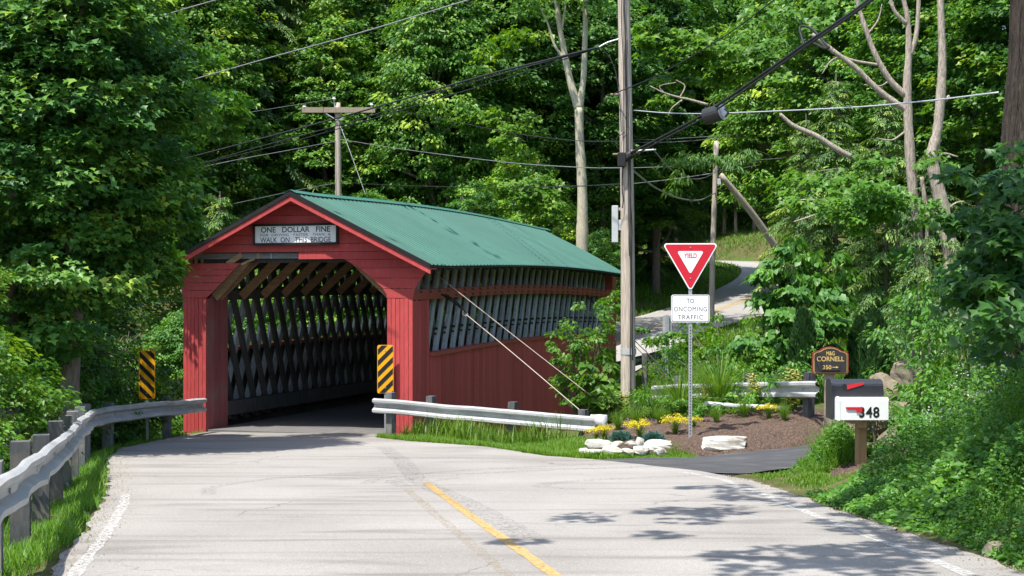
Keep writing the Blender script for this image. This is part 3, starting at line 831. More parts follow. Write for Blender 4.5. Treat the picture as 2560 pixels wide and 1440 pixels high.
# ------------------------------------------------------------------ guardrails
WP = [(0, .022), (.008, .05), (.028, .088), (.074, .088), (.092, .066), (.124, .004), (.188, .004), (.220, .066), (.238, .088), (.284, .088), (.304, .05), (.312, .022)]
def guardrail(name, label, path, side, m, posts, post_m, h=.42, dent=.012, seg=3.81, post_h=.86, pw=.15, zfun=None, seed=1, sink=.5):
    """path: list of (x, y); side = +1 when the road lies to the right of the direction of travel"""
    rg = random.Random(seed)
    P = catmull([Vector((x, y, 0)) for x, y in path], 16)
    d = [0.0]
    for a, b in zip(P[:-1], P[1:]): d.append(d[-1] + (b - a).length)
    T = d[-1]; D = np.array(d); XA = np.array([(p.x, p.y) for p in P])
    def pos(t): return np.interp(t, D, XA[:, 0]), np.interp(t, D, XA[:, 1])
    zf = zfun or gz
    x0, y0 = pos(0)
    r = empty(name, (x0, y0, zf(x0, y0))); tag(r, label, 'guardrail')
    ctl = [(rg.uniform(-1, 1), rg.uniform(-1, 1)) for _ in range(200)]
    def wob(t):
        t *= 1.6; i = int(t); f = t - i; f = f*f*(3-2*f); a, b = ctl[i % 200], ctl[(i+1) % 200]
        return a[0]*(1-f) + b[0]*f, a[1]*(1-f) + b[1]*f
    s = 0.0
    while s < T - .05:
        e = min(s + seg, T)
        n = max(6, int((e - s) / .12)); vs = []
        for i in range(n + 1):
            t = max(s - .06, 0) + (e - max(s - .06, 0)) * i / n
            x, y = pos(t); x2, y2 = pos(min(t + .05, T)); x1, y1 = pos(max(t - .05, 0))
            dx, dy = x2 - x1, y2 - y1; L = math.hypot(dx, dy); nx_, ny_ = dy / L * side, -dx / L * side
            a, b = wob(t); z = zf(x, y) + h + b * dent
            over = .004 if (t - s) < .0 else 0
            for (zz, nn) in WP:
                k = nn + a * dent * 1.5 + (b * dent if zz > .2 else -b * dent * .5) + over
                vs.append((x + nx_*k - x0, y + ny_*k - y0, z + zz - r.location.z))
        m_ = len(WP)
        fs = [(i*m_+k, i*m_+k+1, (i+1)*m_+k+1, (i+1)*m_+k) for i in range(n) for k in range(m_-1)]
        o = MB().add(vs, fs).build('rail', m, r)
        md = o.modifiers.new('thick', 'SOLIDIFY'); md.thickness = .005
        s = e
    for t in posts:
        x, y = pos(t); x2, y2 = pos(min(t + .1, T)); x1, y1 = pos(max(t - .1, 0))
        dx, dy = x2 - x1, y2 - y1; L = math.hypot(dx, dy); dx /= L; dy /= L; nx_, ny_ = dy*side, -dx*side
        cx, cy = x - nx_*(pw*.75), y - ny_*(pw*.75); z0 = zf(x, y)
        ph = post_h + rg.uniform(-.03, .04); lean = rg.uniform(-.04, .04); vs = []
        for zz, ln in ((-sink, -lean), (ph, lean)):
            for p, q in ((-1, -1), (1, -1), (1, 1), (-1, 1)):
                vs.append((cx + dx*(p*pw*.5 + ln) + nx_*q*pw*.55 - x0, cy + dy*(p*pw*.5 + ln) + ny_*q*pw*.55 - y0, z0 + zz - r.location.z))
        o = MB().add(vs, [(0, 3, 2, 1), (4, 5, 6, 7), (0, 1, 5, 4), (1, 2, 6, 5), (2, 3, 7, 6), (3, 0, 4, 7)]).build('post', post_m, r)
        # splice bolt head on the rail face
        bx, by = x + nx_*.02, y + ny_*.02
        mb = MB().tube([(bx - x0, by - y0, z0 + h + .156 - r.location.z), (bx + nx_*.012 - x0, by + ny_*.012 - y0, z0 + h + .156 - r.location.z)], .022, 8)
        mb.build('bolt', M['steel'], r)
    return r, pos, T
zroad = lambda x, y: PL(y) if y < 32 else PL(32)
gl, glp, glT = guardrail('guardrail', 'long dented steel guardrail bending left of the road up to the portal',
    [(-2.55, 5.2), (-2.95, 7.2), (-3.66, 10), (-4.46, 13.2), (-5.38, 16.8), (-6.4, 20.6), (-7.15, 23.6), (-7.42, 25.4), (-7.36, 27.6), (-7.02, 31.6)], 1, M['galv'],
    [.8, 3.0, 5.2, 7.4, 9.6, 11.8, 14.0, 16.2, 18.2, 19.3, 21.4, 24.9], M['postwood'], zfun=zroad, dent=.016, seed=4, post_h=.84, h=.46)
grr, grp, grT = guardrail('guardrail', 'short steel guardrail on grass in front of the red bridge side',
    [(-2.92, 29.55), (-2.0, 29.0), (-.6, 28.2), (.7, 27.5), (1.62, 27.0)], 1, M['galv'], [.35, 1.35, 3.3, 4.9], M['postwood'],
    zfun=lambda x, y: -1.29 - .036*(x + 2.9), dent=.012, seed=9, post_h=.80, h=.37)
# rounded end of the short rail
x1_, y1_ = grp(grT); c = Vector((x1_, y1_, -1.29 - .036*(x1_ + 2.9) + .37)); vs = []
for i in range(9):
    t = math.radians(-65 + 25 * i)
    for z in (-.01, .322):
        vs.append((c.x + .05 + .19*math.cos(t) - grr.location.x, c.y + .12 + .19*math.sin(t) - grr.location.y, c.z + z - grr.location.z))
o = MB().add(vs, [(2*i, 2*i+1, 2*i+3, 2*i+2) for i in range(8)]).build('end_cap', M['galv'], grr, smooth=True)
o.modifiers.new('thick', 'SOLIDIFY').thickness = .006
grg, _, _ = guardrail('guardrail', 'old steel guardrail half hidden by garden grasses behind the mulch bed',
    [(2.95, 29.0), (3.9, 28.1), (4.8, 26.9), (5.6, 25.35)], 1, M['galv'], [.6, 2.4, 4.1], M['postwood'], dent=.02, seed=13, h=.40,
    zfun=lambda x, y: -1.03 + .125*(x - 2.95))
grf, _, _ = guardrail('guardrail', 'dull green guardrail beside the far road behind the utility pole',
    [(3.3, 44.0), (4.4, 46.2), (5.4, 48.3)], -1, M['greenrail'], [.4, 2.2, 4.2], M['postwood'], seed=21, h=.45,
    zfun=lambda x, y: CAMZ + (HOR - (905 - (x-3.3)*17))/F*y - .76)

# ------------------------------------------------------------------ road signs
def marker(label, px, top, bot, Y, flip):
    c = at(px, (top + bot) / 2, Y); z0 = gz(c.x, c.y)
    r = empty('hazard_marker', (c.x, c.y, z0)); tag(r, label, 'sign', 'striped hazard markers at the bridge')
    h = c.z - z0; k_ = Y / 26.2; r.scale = (k_, 1, k_); h /= k_
    MB().box(-.022, .022, .012, .035, -.3, h + .40).build('post', M['steel'], r)
    W, Hh = .305, .914
    pl = rounded(rect(W, Hh), .035)
    plate('plate', pl, 0, .004, M['signyellow'], r, (0, 0, h))
    inner = rounded(rect(W - .022, Hh - .022), .028)
    k = 1 if flip else -1
    for i in range(-3, 4):
        cc = i * .212 + .02
        q = clip(clip(inner, -k, 1, cc + .073), k, -1, -(cc - .033))
        if len(q) >= 3: plate('stripe', q, -.004, .003, M['black'], r, (0, 0, h))
    for z in (-.35, .35): MB().tube([(0, -.004, h + z), (0, -.010, h + z)], .012, 6).build('bolt', M['steel'], r)
marker('yellow and black hazard marker left of the portal, stripes falling to the right', 367.5, 876, 997, 28.6, False)
marker('yellow and black hazard marker against the right portal leg, stripes rising to the right', 963.5, 861, 985, 30.25, True)

yp = at(1726, 672, 24.5); yz = gz(yp.x, yp.y) + .05
ys_ = empty('yield_sign', (yp.x, yp.y, yz), math.radians(-3)); tag(ys_, 'red and white YIELD triangle above a TO ONCOMING TRAFFIC plate', 'sign')
yh = yp.z - yz
mb = MB().box(-.03, .03, .012, .018, -.3, yh + .40).box(-.03, -.024, .018, .045, -.3, yh + .40).box(.024, .03, .018, .045, -.3, yh + .40)
mb.build('post', M['steel'], ys_)
mb = MB(); z = .06
while z < yh - 1.0: mb.box(-.009, .009, .006, .011, z, z + .018); z += .052
mb.build('post_holes', M['black'], ys_)
def tri(s): return [(-s/2, s*.289*1.0 + 0), (0, -s*.577), (s/2, s*.289)]
def tri_at(s, dz): return [(x, z + dz) for x, z in [(-s/2, s*.2887), (0, -s*.5774), (s/2, s*.2887)]]
c0 = .165
plate('yield_plate', rounded(tri_at(.985, c0), .045), 0, .004, M['signwhite'], ys_, (0, 0, yh))
plate('red_border', rounded(tri_at(.915, c0), .03), -.004, .003, M['signred'], ys_, (0, 0, yh))
plate('white_centre', rounded(tri_at(.47, c0 + .01), .025), -.008, .003, M['signwhite'], ys_, (0, 0, yh))
letters('YIELD', .225, .085, M['signred'], ys_, (0, -.0095, yh + c0 + .065), bold=.03)
for z in (.375, -.165): MB().tube([(0, -.004, yh + z), (0, -.012, yh + z)], .012, 6).build('bolt', M['steel'], ys_)
ph = (HOR - 771.5) / F * 24.5 + CAMZ - yz
plate('traffic_plate', rounded(rect(.672, .49), .04), -.001, .004, M['signwhite'], ys_, (0, 0, ph))
plate('plate_border', rounded(rect(.650, .468), .034), -.0035, .002, M['black'], ys_, (0, 0, ph))
plate('plate_face', rounded(rect(.630, .448), .028), -.006, .002, M['signwhite'], ys_, (0, 0, ph))
letters('TO', .125, .082, M['black'], ys_, (0, -.0075, ph + .135), bold=.005)
letters('ONCOMING', .575, .082, M['black'], ys_, (0, -.0075, ph - .008), spacing=1.12, bold=.0)
letters('TRAFFIC', .44, .082, M['black'], ys_, (0, -.0075, ph - .150), spacing=1.12, bold=.0)

# back of a road sign by the far road
p = at(1668, 890, 46.0); r = empty('road_sign_back', p); tag(r, 'back of a narrow grey road sign beside the far road', 'sign')
MB().box(-.06, .06, -.03, .03, -.8, 1.35).build('post', M['steel'], r)
plate('plate', rounded(rect(.30, .75), .03), .035, .004, M['galv'], r, (0, 0, .96))

# ------------------------------------------------------------------ mailboxes
mp_ = at(2152, 1200, 18.75)
mbx = empty('mailbox_stand', (mp_.x, mp_.y, gz(mp_.x, mp_.y))); tag(mbx, 'white 348 mailbox and dark mailbox sharing one brown wooden post', 'mailbox')
zb = mp_.z - mbx.location.z
bevel(MB().box(-.065, .065, -.065, .065, -.3, .86 + zb).build('post', M['postbrown'], mbx), .006)
MB().box(-.06, .03, -.20, -.07, .72 + zb, .83 + zb).build('bracket', M['postbrown'], mbx)
MB().box(-.16, .10, -.08, .28, .765 + zb, .828 + zb).build('platform', M['oldpost'], mbx)
def mailbox(nm, x0, x1, y0, y1, z0, z1, m):
    w = (y1 - y0) / 2; r = w; hh = z1 - z0 - w * .5; prof = [(y0, z0), (y1, z0), (y1, z0 + hh)]
    for i in range(1, 9):
        t = math.pi * i / 9; prof.append((y0 + w + w*math.cos(t), z0 + hh + w*.5*math.sin(t)))
    prof.append((y0, z0 + hh))
    b = MB().prism(prof, lambda p, k: (x0 + (x1 - x0)*k, p[0], p[1])).build(nm, m, mbx)
    # door at the road end, slightly larger
    cy, cz = y0 + w, (z0 + z1) / 2
    MB().prism([(cy + (a - cy)*1.06, cz + (c - cz)*1.05) for a, c in prof], lambda p, k: (x0 - .03 + .028*k, p[0], p[1])).build('door', m, b)
    return b
W1 = mailbox('white_box', -.34, .30, -.27, -.09, .832 + zb, 1.13 + zb, M['white'])
B1 = mailbox('dark_box', -.385, .285, -.075, .255, .834 + zb, 1.355 + zb, M['mailblack'])
letters('348', .27, .145, M['black'], mbx, (.045, -.2735, .935 + zb), bold=.03, spacing=1.1)
def flagm(pts, y, par): plate('flag', pts, y, .006, M['flag'], par)
flagm([(-.27, 1.005+zb), (-.27, .985+zb), (-.245, .97+zb), (-.13, .97+zb), (-.13, .935+zb), (-.05, .935+zb), (-.05, 1.005+zb)], -.285, W1)
flagm([(-.205, 1.225+zb), (-.205, 1.285+zb), (.02, 1.32+zb), (.02, 1.29+zb)], -.085, B1)
letters('B', .05, .07, M['black'], mbx, (-.235, -.084, 1.262 + zb), bold=.03)

# ------------------------------------------------------------------ name sign
cp = at(2076, 902, 25.1)
ns = empty('name_sign', (cp.x, cp.y, gz(cp.x, cp.y))); tag(ns, 'dark M&G CORNELL 350 name board with red-brown edge and gold letters', 'sign')
ch = cp.z - ns.location.z
bevel(MB().box(-.09, .09, .035, .12, -.3, ch + .05).build('post', M['oldpost'], ns), .008)
def cartouche(s):
    W, H = .315*s, .23*s
    top = [(W, .12*s), (W*.93, .145*s), (W*.80, .165*s), (W*.62, .175*s), (W*.42, .215*s), (W*.2, .238*s), (0, .245*s)]
    pts = [(-W, -H*.86), (-W*.93, -H), (W*.93, -H), (W, -H*.86)] + top + [(-x, z) for x, z in reversed(top[:-1])]
    return pts
plate('border', cartouche(1.04), 0, .035, M['signborder'], ns, (0, 0, ch))
plate('gold_edge', cartouche(.955), -.004, .003, M['gold'], ns, (0, 0, ch))
plate('board', cartouche(.925), -.008, .003, M['signbrown'], ns, (0, 0, ch))
letters('M&G', .15, .075, M['gold'], ns, (0, -.0095, ch + .135), bold=.015)
letters('CORNELL', .49, .088, M['gold'], ns, (0, -.0095, ch + .035), bold=.012)
plate('number_plate', rect(.33, .115), -.020, .011, M['signbrown'], ns, (0, 0, ch - .115))
letters('350', .155, .075, M['gold'], ns, (-.065, -.0215, ch - .115), bold=.015)
plate('arrow', [(.03, -.006), (.10, -.006), (.10, -.022), (.14, 0), (.10, .022), (.10, .006), (.03, .006)], -.0235, .002, M['gold'], ns, (0, 0, ch - .115))

# ------------------------------------------------------------------ utility poles
def pole_mesh(pts, r0, r1, n=14):
    P = catmull(pts, 6); k = len(P)
    return MB().tube(P, [r0 + (r1 - r0) * i / (k - 1) for i in range(k)], n)
Yp = 29.0
b0 = at(1570, 1064, Yp)
up = empty('utility_pole', b0); tag(up, 'tall weathered utility pole hung with black cables beside the bridge', 'utility pole')
L_ = lambda px, py, dy=0: at(px, py, Yp + dy) - b0
pole_mesh([L_(1570, 1110), L_(1570, 800), L_(1568, 500), L_(1563, 200), L_(1558, -120), L_(1556, -330)], .158, .118).build('shaft', M['pole'], up, smooth=True)
MB().tube([L_(1571, 871), L_(1571, 886)], .165, 16).build('band', M['galv'], up)
bevel(MB().box(*[v for v in (L_(1530, 0).x, L_(1545, 0).x)], -.05, .12, L_(0, 606).z, L_(0, 514).z).build('meter_box', M['greybox'], up), .01)
bevel(MB().box(L_(1545, 0).x, L_(1553, 0).x, -.03, .06, L_(0, 576).z, L_(0, 550).z).build('meter_box', M['greybox'], up), .006)
MB().box(L_(1545, 0).x, L_(1556, 0).x, 0, .04, L_(0, 526).z, L_(0, 519).z).build('bracket', M['galv'], up)
MB().tube([L_(1532, 386, -.1), L_(1600, 383, -.1)], .022, 8).build('bracket', M['postbrown'], up)
MB().tube([L_(1526, 236, -.05), L_(1550, 236, -.05)], .02, 8).build('insulator', M['oldpost'], up)
MB().tube([L_(1578, 378, -.2), L_(1640, 374, -.35)], [.03, .012], 8).build('bracket', M['galv'], up)
bevel(MB().box(L_(1542, 0).x, L_(1562, 0).x, -.30, -.16, L_(0, 420).z, L_(0, 384).z).build('splice_box', M['strap'], up), .02)
MB().tube([L_(1560, 398, -.2), L_(1575, 388, -.22), L_(1588, 378, -.22)], [.07, .09, .05], 10).build('cable_bundle', M['cable'], up)
for k, (dx, y0, y1) in enumerate(((-6, -120, 400), (1, -60, 400), (9, 400, 1040), (12, 400, 900), (6, 100, 640), (-8, 400, 520))):
    pts = [L_(1561 + (y*.0085) + dx + RS.uniform(-2, 2), y, -.165) for y in np.linspace(y0, y1, 7)]
    MB().tube(catmull(pts, 4), .008 + .005*(k % 2), 6).build('riser_cable', M['cable'], up)
pts = [L_(1567, 160, -.16), L_(1545, 300, -.15), L_(1538, 340, -.1), L_(1544, 365, -.1)]
MB().tube(catmull([L_(1562, 330, -.16), L_(1543, 345, -.12), L_(1539, 360, -.12), L_(1546, 372, -.14)], 5), .008, 5).build('riser_cable', M['cable'], up)
MB().tube(catmull([L_(1500, 118, -.1), L_(1525, 145, -.1), L_(1540, 185, -.12), L_(1550, 260, -.15), L_(1553, 330, -.15)], 6), .010, 5).build('riser_cable', M['cable'], up)

Y2 = 56.0; b2 = at(845, 520, Y2); 
p2 = empty('utility_pole', Vector((b2.x, b2.y, gz(b2.x, b2.y)))); tag(p2, 'utility pole with a wooden crossarm rising behind the bridge roof', 'utility pole')
K_ = lambda px, py, dy=0: at(px, py, Y2 + dy) - p2.location
zb2 = Vector((K_(846, 500).x, 0, -.5))
pole_mesh([zb2, K_(846, 490), K_(844, 257)], .15, .11).build('shaft', M['pole'], p2, smooth=True)
q0, q1 = K_(755, 279, -.16), K_(938, 274, -.16)
MB().box(q0.x, q1.x, -.22, -.11, K_(0, 283).z, K_(0, 270).z).build('crossarm', M['oldpost'], p2)
for a, b in ((( 815, 284), (841, 300)), ((872, 284), (849, 300))): MB().tube([K_(*a, -.2), K_(*b, -.16)], .02, 6).build('brace', M['silver'], p2)
M['porcelain'] = mat('white_porcelain', (0.7, 0.7, 0.7), (0.78, 0.78, 0.78), 8, .25)
for px, py, dy in ((761, 268, -.16), (929, 262, -.16), (835, 247, -.1)):
    MB().tube([K_(px, py+4, dy), K_(px, py, dy), K_(px, py-3, dy), K_(px, py-6, dy)], [.03, .085, .055, .08], 8).build('insulator', M['porcelain'], p2)
MB().tube([K_(837, 270, -.1), K_(835, 252, -.1)], .02, 6).build('insulator_pin', M['galv'], p2)

Y3 = 58.0; b3 = at(1780, 790, Y3)
p3 = empty('utility_pole', Vector((b3.x, b3.y, gz(b3.x, b3.y)))); tag(p3, 'bare leaning utility pole behind the yield sign', 'utility pole')
Q_ = lambda px, py, dy=0: at(px, py, Y3 + dy) - p3.location
pole_mesh([Vector((Q_(1778, 0).x, 0, -.6)), Q_(1779, 760), Q_(1783, 600), Q_(1791, 353)], .135, .10).build('shaft', M['pole'], p3, smooth=True)
bevel(MB().box(Q_(1793, 0).x, Q_(1802, 0).x, -.1, .1, Q_(0, 462).z, Q_(0, 447).z).build('bracket', M['greybox'], p3), .01)
pb = empty('brace_pole', at(1801, 437, Y3)); tag(pb, 'slanting wooden brace pole resting against the bare utility pole', 'pole')
R_ = lambda px, py, dy=0: at(px, py, Y3 + dy) - pb.location
pole_mesh([R_(1801, 437), R_(1862, 510, .5), R_(1920, 590, 1.2), R_(2015, 730, 2.4)], .12, .17).build('shaft', M['pole'], pb, smooth=True)

# ------------------------------------------------------------------ wires
def wire(name, label, pts, r, m, cat='wire', group='overhead wires', extra=None):
    P = catmull([at(*p) for p in pts], 10)
    o = MB().tube(P, r, 6).build(name, M[m], None, smooth=True)
    tag(o, label, cat, group)
    return o
wire('overhead_wire', 'pale bare wire crossing the upper left, rising to the top edge', [(330, 243, 31), (640, 154, 30), (900, 82, 29), (1170, 0, 28), (1500, -100, 27)], .013, 'wire')
wire('overhead_wire', 'short bit of wire at the top edge above the left maples', [(300, 75, 30), (430, 32, 29.5), (540, 0, 29), (700, -45, 28)], .014, 'wire')
wire('overhead_cable', 'thick black cable from the tall pole passing in front of the crossarm pole', [(1497, 118, 29), (1360, 152, 30.5), (1200, 192, 32.5), (940, 268, 36), (700, 334, 39), (430, 405, 43)], .022, 'cable')
wire('overhead_cable', 'thin black cable just under the thick one, crossing the crossarm', [(1497, 120, 29), (1300, 172, 31.5), (1080, 236, 34), (900, 298, 36), (620, 375, 40), (400, 440, 43)], .014, 'cable')
wire('overhead_cable', 'black service cable passing lowest in front of the crossarm pole', [(1500, 118, 29), (1330, 175, 31), (1120, 240, 34), (880, 312, 37), (700, 362, 39), (440, 425, 43)], .012, 'cable')
wire('overhead_wire', 'grey tie wire joining the black cables to the tall pole', [(1553, 96, 29), (1520, 106, 29), (1497, 118, 29)], .018, 'silver')
wire('overhead_wire', 'thin wire from the tall pole to the top edge at the right', [(1530, 236, 29), (1640, 190, 27), (1800, 98, 24), (1935, 0, 22), (2050, -90, 20)], .012, 'cable')
wire('overhead_wire', 'bright silver wire from the tall pole to the big trunk', [(1585, 276, 29), (1680, 283, 27), (1800, 283, 25), (2100, 270, 21), (2300, 254, 18.5), (2496, 231, 16.2)], .010, 'silver')
wire('overhead_cable', 'heavy lashed black cable bundle sloping up to the top right', [(1575, 383, 28.8), (1650, 345, 27), (1760, 285, 25), (1900, 190, 22.6), (2010, 112, 20.6), (2100, 52, 19), (2180, -6, 17.6), (2330, -130, 15.5)], .026, 'cable')
wire('overhead_cable', 'thinner cable lashed along the underside of the heavy bundle', [(1580, 390, 28.7), (1655, 350, 26.9), (1765, 291, 24.9), (1905, 195, 22.5), (2015, 116, 20.5), (2105, 55, 18.9), (2185, -4, 17.5), (2335, -128, 15.4)], .018, 'cable')
sl = wire('cable_loop', 'triangular slack loop of black cable on the heavy bundle', [(2010, 112, 20.6), (2000, 78, 20.7), (2004, 66, 20.7), (2030, 72, 20.5), (2062, 108, 20.1), (2072, 118, 20.0), (2060, 120, 20.1), (2032, 108, 20.4), (2013, 112, 20.6)], .019, 'cable', 'cable', None)
c = at(1784, 286, 24.6)
cl = empty('splice_case', c); tag(cl, 'grey cylindrical splice case hanging from the heavy cable bundle', 'cable closure')
d = Vector((.75, -.55, .18)).normalized()
MB().tube([d*-.17, d*-.165, d*.15, d*.17], [.10, .145, .15, .15], 18).build('body', mat('dark_plastic', (0.018, 0.019, 0.02), (0.035, 0.035, 0.037), 5, .45), cl, smooth=False)
MB().tube([d*.171, d*.185], [.15, .15], 18).tube([d*.186, d*.187], [.11, .11], 18).build('rim', M['steel'], cl)
MB().tube([d*.188 + Vector((-.03, 0, .03)), d*.20 + Vector((-.03, 0, .03))], .035, 8).build('label_plate', M['white'], cl)
MB().tube([d*.19 + Vector((.03, 0, .05)), d*.24 + Vector((.05, 0, -.02)), d*.2 + Vector((.03, 0, -.1))], .022, 6).build('cable_tail', M['cable'], cl)
MB().tube([Vector((.01, 0, .1)), Vector((.01, .05, .22))], .015, 6).build('hanger', M['cable'], cl)
wire('overhead_wire', 'thin wire from the crossarm pole down to the tall pole, upper one', [(930, 268, 56), (1050, 286, 52), (1250, 327, 42), (1420, 350, 34), (1556, 354, 29)], .010, 'cable')
wire('overhead_wire', 'thin wire from the crossarm pole to the tall pole, middle one', [(848, 348, 56), (1000, 372, 50), (1250, 404, 40), (1440, 418, 32.5), (1556, 420, 29)], .011, 'wire')
wire('overhead_wire', 'sagging wire just above the green roof between two poles', [(848, 455, 56), (960, 462, 52), (1200, 469, 42), (1420, 466, 33), (1556, 460, 29)], .012, 'cable')
wire('overhead_wire', 'thin wire leaving the crossarm insulator to the left', [(835, 247, 56), (740, 262, 55), (600, 285, 53), (470, 310, 51)], .009, 'wire')
wire('overhead_wire', 'pale wire leaving the crossarm pole to the left, below the arm', [(845, 352, 56), (720, 376, 54), (590, 400, 52), (440, 432, 50)], .014, 'wire')
wire('overhead_wire', 'lowest wire leaving the crossarm pole towards the left maple', [(845, 457, 56), (760, 472, 55), (600, 506, 53), (460, 538, 51)], .010, 'wire')
wire('guy_wire', 'thin guy wire slanting from the crossarm pole to the roof', [(850, 312, 56), (880, 392, 55.5), (915, 490, 55)], .010, 'silver', 'wire', None)
for i, (lab, pts) in enumerate((('upper of three thin wires going right behind the tall pole', [(1575, 350, 62), (1700, 346, 63), (1900, 330, 65), (2100, 300, 66)]),
                              ('middle of three thin wires going right behind the tall pole', [(1575, 356, 62), (1700, 354, 63), (1880, 338, 65), (2100, 318, 66)]),
                              ('wire behind the tall pole running to the bare pole', [(1575, 420, 60), (1680, 416, 59), (1790, 408, 58), (1960, 395, 60)]),
                              ('low wire behind the tall pole touching the bare pole', [(1575, 460, 60), (1680, 448, 59), (1788, 432, 58), (1900, 412, 60)]))):
    wire('overhead_wire', lab, pts, .013, 'wire')
wire('slack_cable', 'slack grey cable sagging from the tall pole to the bare pole', [(1580, 425, 29.2), (1640, 470, 35), (1700, 496, 43), (1750, 500, 51), (1788, 482, 58)], .022, 'wire', 'cable', None)
wire('slack_cable', 'thinner slack cable drooping high against the bare pole', [(1632, 372, 30), (1680, 425, 38), (1730, 447, 48), (1768, 442, 54), (1797, 423, 58)], .013, 'wire', 'cable', None)
# guy cables on the bridge side
g1 = wire('guy_cable', 'thick tan guy cable from a black strap on the bridge side to the ground', [(1164, 785, 31.2), (1300, 898, 30), (1462, 1036, 28.6)], .011, 'rope', 'cable', None)
st = empty('cable_strap', at(1110, 737, 31.55)); tag(st, 'black looped strap holding the guy cable to the red chord', 'strap')
S_ = lambda px, py, Y: at(px, py, Y) - st.location
MB().tube(catmull([S_(1104, 736, 31.75), S_(1118, 744, 31.4), S_(1140, 760, 31.3), S_(1160, 778, 31.2)], 5), .022, 6).build('strap_leg', M['strap'], st)
MB().tube(catmull([S_(1116, 740, 31.4), S_(1134, 748, 31.3), S_(1152, 766, 31.25), S_(1168, 784, 31.2)], 5), .022, 6).build('strap_leg', M['strap'], st)
MB().tube([S_(1112, 738, 31.45), S_(1122, 745, 31.4)], .045, 8).build('buckle', M['black'], st)
MB().tube(catmull([S_(1158, 776, 31.2), S_(1157, 786, 31.18), S_(1164, 790, 31.18), S_(1170, 784, 31.18)], 5), .016, 6).build('thimble', M['rope'], st)
wire('guy_cable', 'thinner guy cable from under the eave to the shrub', [(1098, 692, 31.3), (1250, 812, 30.5), (1478, 990, 29.4)], .008, 'rope', 'cable', None)
wire('guy_cable', 'short guy cable at the far end of the bridge side', [(1464, 737, 43.6), (1475, 748, 43.2), (1500, 772, 42.5), (1560, 826, 41)], .022, 'cable', 'cable', None)
wire('guy_cable', 'upper thin stay slanting right from the tall pole into the garden', [(1585, 850, 29), (1640, 905, 28.6), (1672, 950, 28.2)], .011, 'cable', 'cable', None)
wire('guy_cable', 'lower thin stay slanting right from the tall pole into the garden', [(1585, 862, 29), (1625, 905, 28.6), (1660, 940, 28.2)], .009, 'cable', 'cable', None)

# ------------------------------------------------------------------ stones and rocks
def rock(name, label, cat, c, sx, sy, sz, seed, m, rz=0.0, group=None, tilt=0.0, blocky=.55):
    rg = random.Random(seed); bm = bmesh.new()
    bmesh.ops.create_cube(bm, size=2)
    bmesh.ops.subdivide_edges(bm, edges=bm.edges, cuts=4, use_grid_fill=True)
    pl = [(Vector((rg.gauss(0, 1), rg.gauss(0, 1), rg.gauss(0, 1))).normalized(), rg.uniform(.72, 1.0)) for _ in range(9)]
    for v in bm.verts:
        n = v.co.normalized()
        v.co = v.co * blocky + n * 1.15 * (1 - blocky)
        for pn, pd in pl:
            e = v.co.dot(pn) - pd
            if e > 0: v.co -= pn * e * .9
        v.co += Vector((rg.gauss(0, 1), rg.gauss(0, 1), rg.gauss(0, 1))) * .028
        v.co = Vector((v.co.x * sx, v.co.y * sy, v.co.z * sz))
    me = bpy.data.meshes.new(name); bm.to_mesh(me); bm.free(); me.materials.append(m)
    o = link(name, me, None, c); o.rotation_euler = (0, tilt, rz)
    tag(o, label, cat, group); return o
def sx_(x): return 1450 + x / 3.2
def sy_(y): return 850 + y / 3.2
SW = [((45, 240, 800, 885), 'leftmost long top stone of the white stone edging', 0), ((248, 340, 815, 858), 'flat top stone right of the long left one in the edging', 0), ((365, 450, 810, 850), 'small top stone left of the tilted one in the edging', 0),
      ((440, 512, 792, 868), 'tilted white stone standing up in the edging', .5), ((515, 722, 805, 880), 'rightmost long top stone of the white stone edging', 0), ((-5, 60, 868, 900), 'low stone lying in grass at the left end of the edging', 0),
      ((190, 335, 852, 915), 'lower stone beneath the flat one in the edging', 0), ((430, 545, 855, 912), 'lower stone under the tilted one in the edging', 0), ((600, 690, 868, 918), 'lower stone at the right foot of the edging', 0),
      ((340, 430, 872, 912), 'small lower stone at the middle of the edging', 0), ((60, 180, 880, 915), 'lower stone below the long left one in the edging', 0)]
for i, ((a, b, t, d), lab, tl) in enumerate(SW):
    Ys = 24.0 - (t - 800) * .004
    p = at((sx_(a) + sx_(b)) / 2, (sy_(t) + sy_(d)) / 2, Ys); w = (b - a) / 3.2 / F * Ys / 2; h = (d - t) / 3.2 / F * Ys / 2
    rock('edging_stone', lab, 'stone', p, w*1.12, max(.13, w*.6), h*1.22, 40 + i, M['stone'], RS.uniform(-.12, .12), 'white stones edging the bed', tl)
p = at(1808, 1092, 24.25); p.z = gz(p.x, p.y) + .11
rock('slab_stone', 'large flat white stone lying alone on the mulch', 'stone', p, .50, .26, .125, 77, M['stone'], .05, None, -.03, .38)
rock('loose_stone', 'grey stone lying at the road edge in the lower right', 'stone', Vector((3.95, 11.35, PL(11.35) + .04)), .11, .08, .07, 78, M['rock'])
BR = [((2135, 1015), 20.3, .30, .25, .26, 'upper pale rock left of the mailbox post'), ((2120, 1090), 20.0, .34, .3, .22, 'wide pale ledge rock behind the mailbox post'), ((2190, 1060), 20.4, .34, .3, .30, 'dark cracked rock right behind the mailbox post'),
      ((2215, 980), 20.9, .38, .3, .34, 'big rock right of the mailbox box'), ((2240, 1110), 19.7, .30, .3, .28, 'rock low on the bank right of the post'), ((2195, 1130), 20.0, .26, .3, .2, 'small rock at the foot of the bank by the post'),
      ((2270, 940), 21.0, .34, .3, .28, 'highest tan rock on the bank'), ((2098, 1128), 20.0, .2, .2, .14, 'small pale rock nearest the drive'), ((2250, 1035), 20.2, .3, .3, .24, 'shaded rock half under the bank plants')]
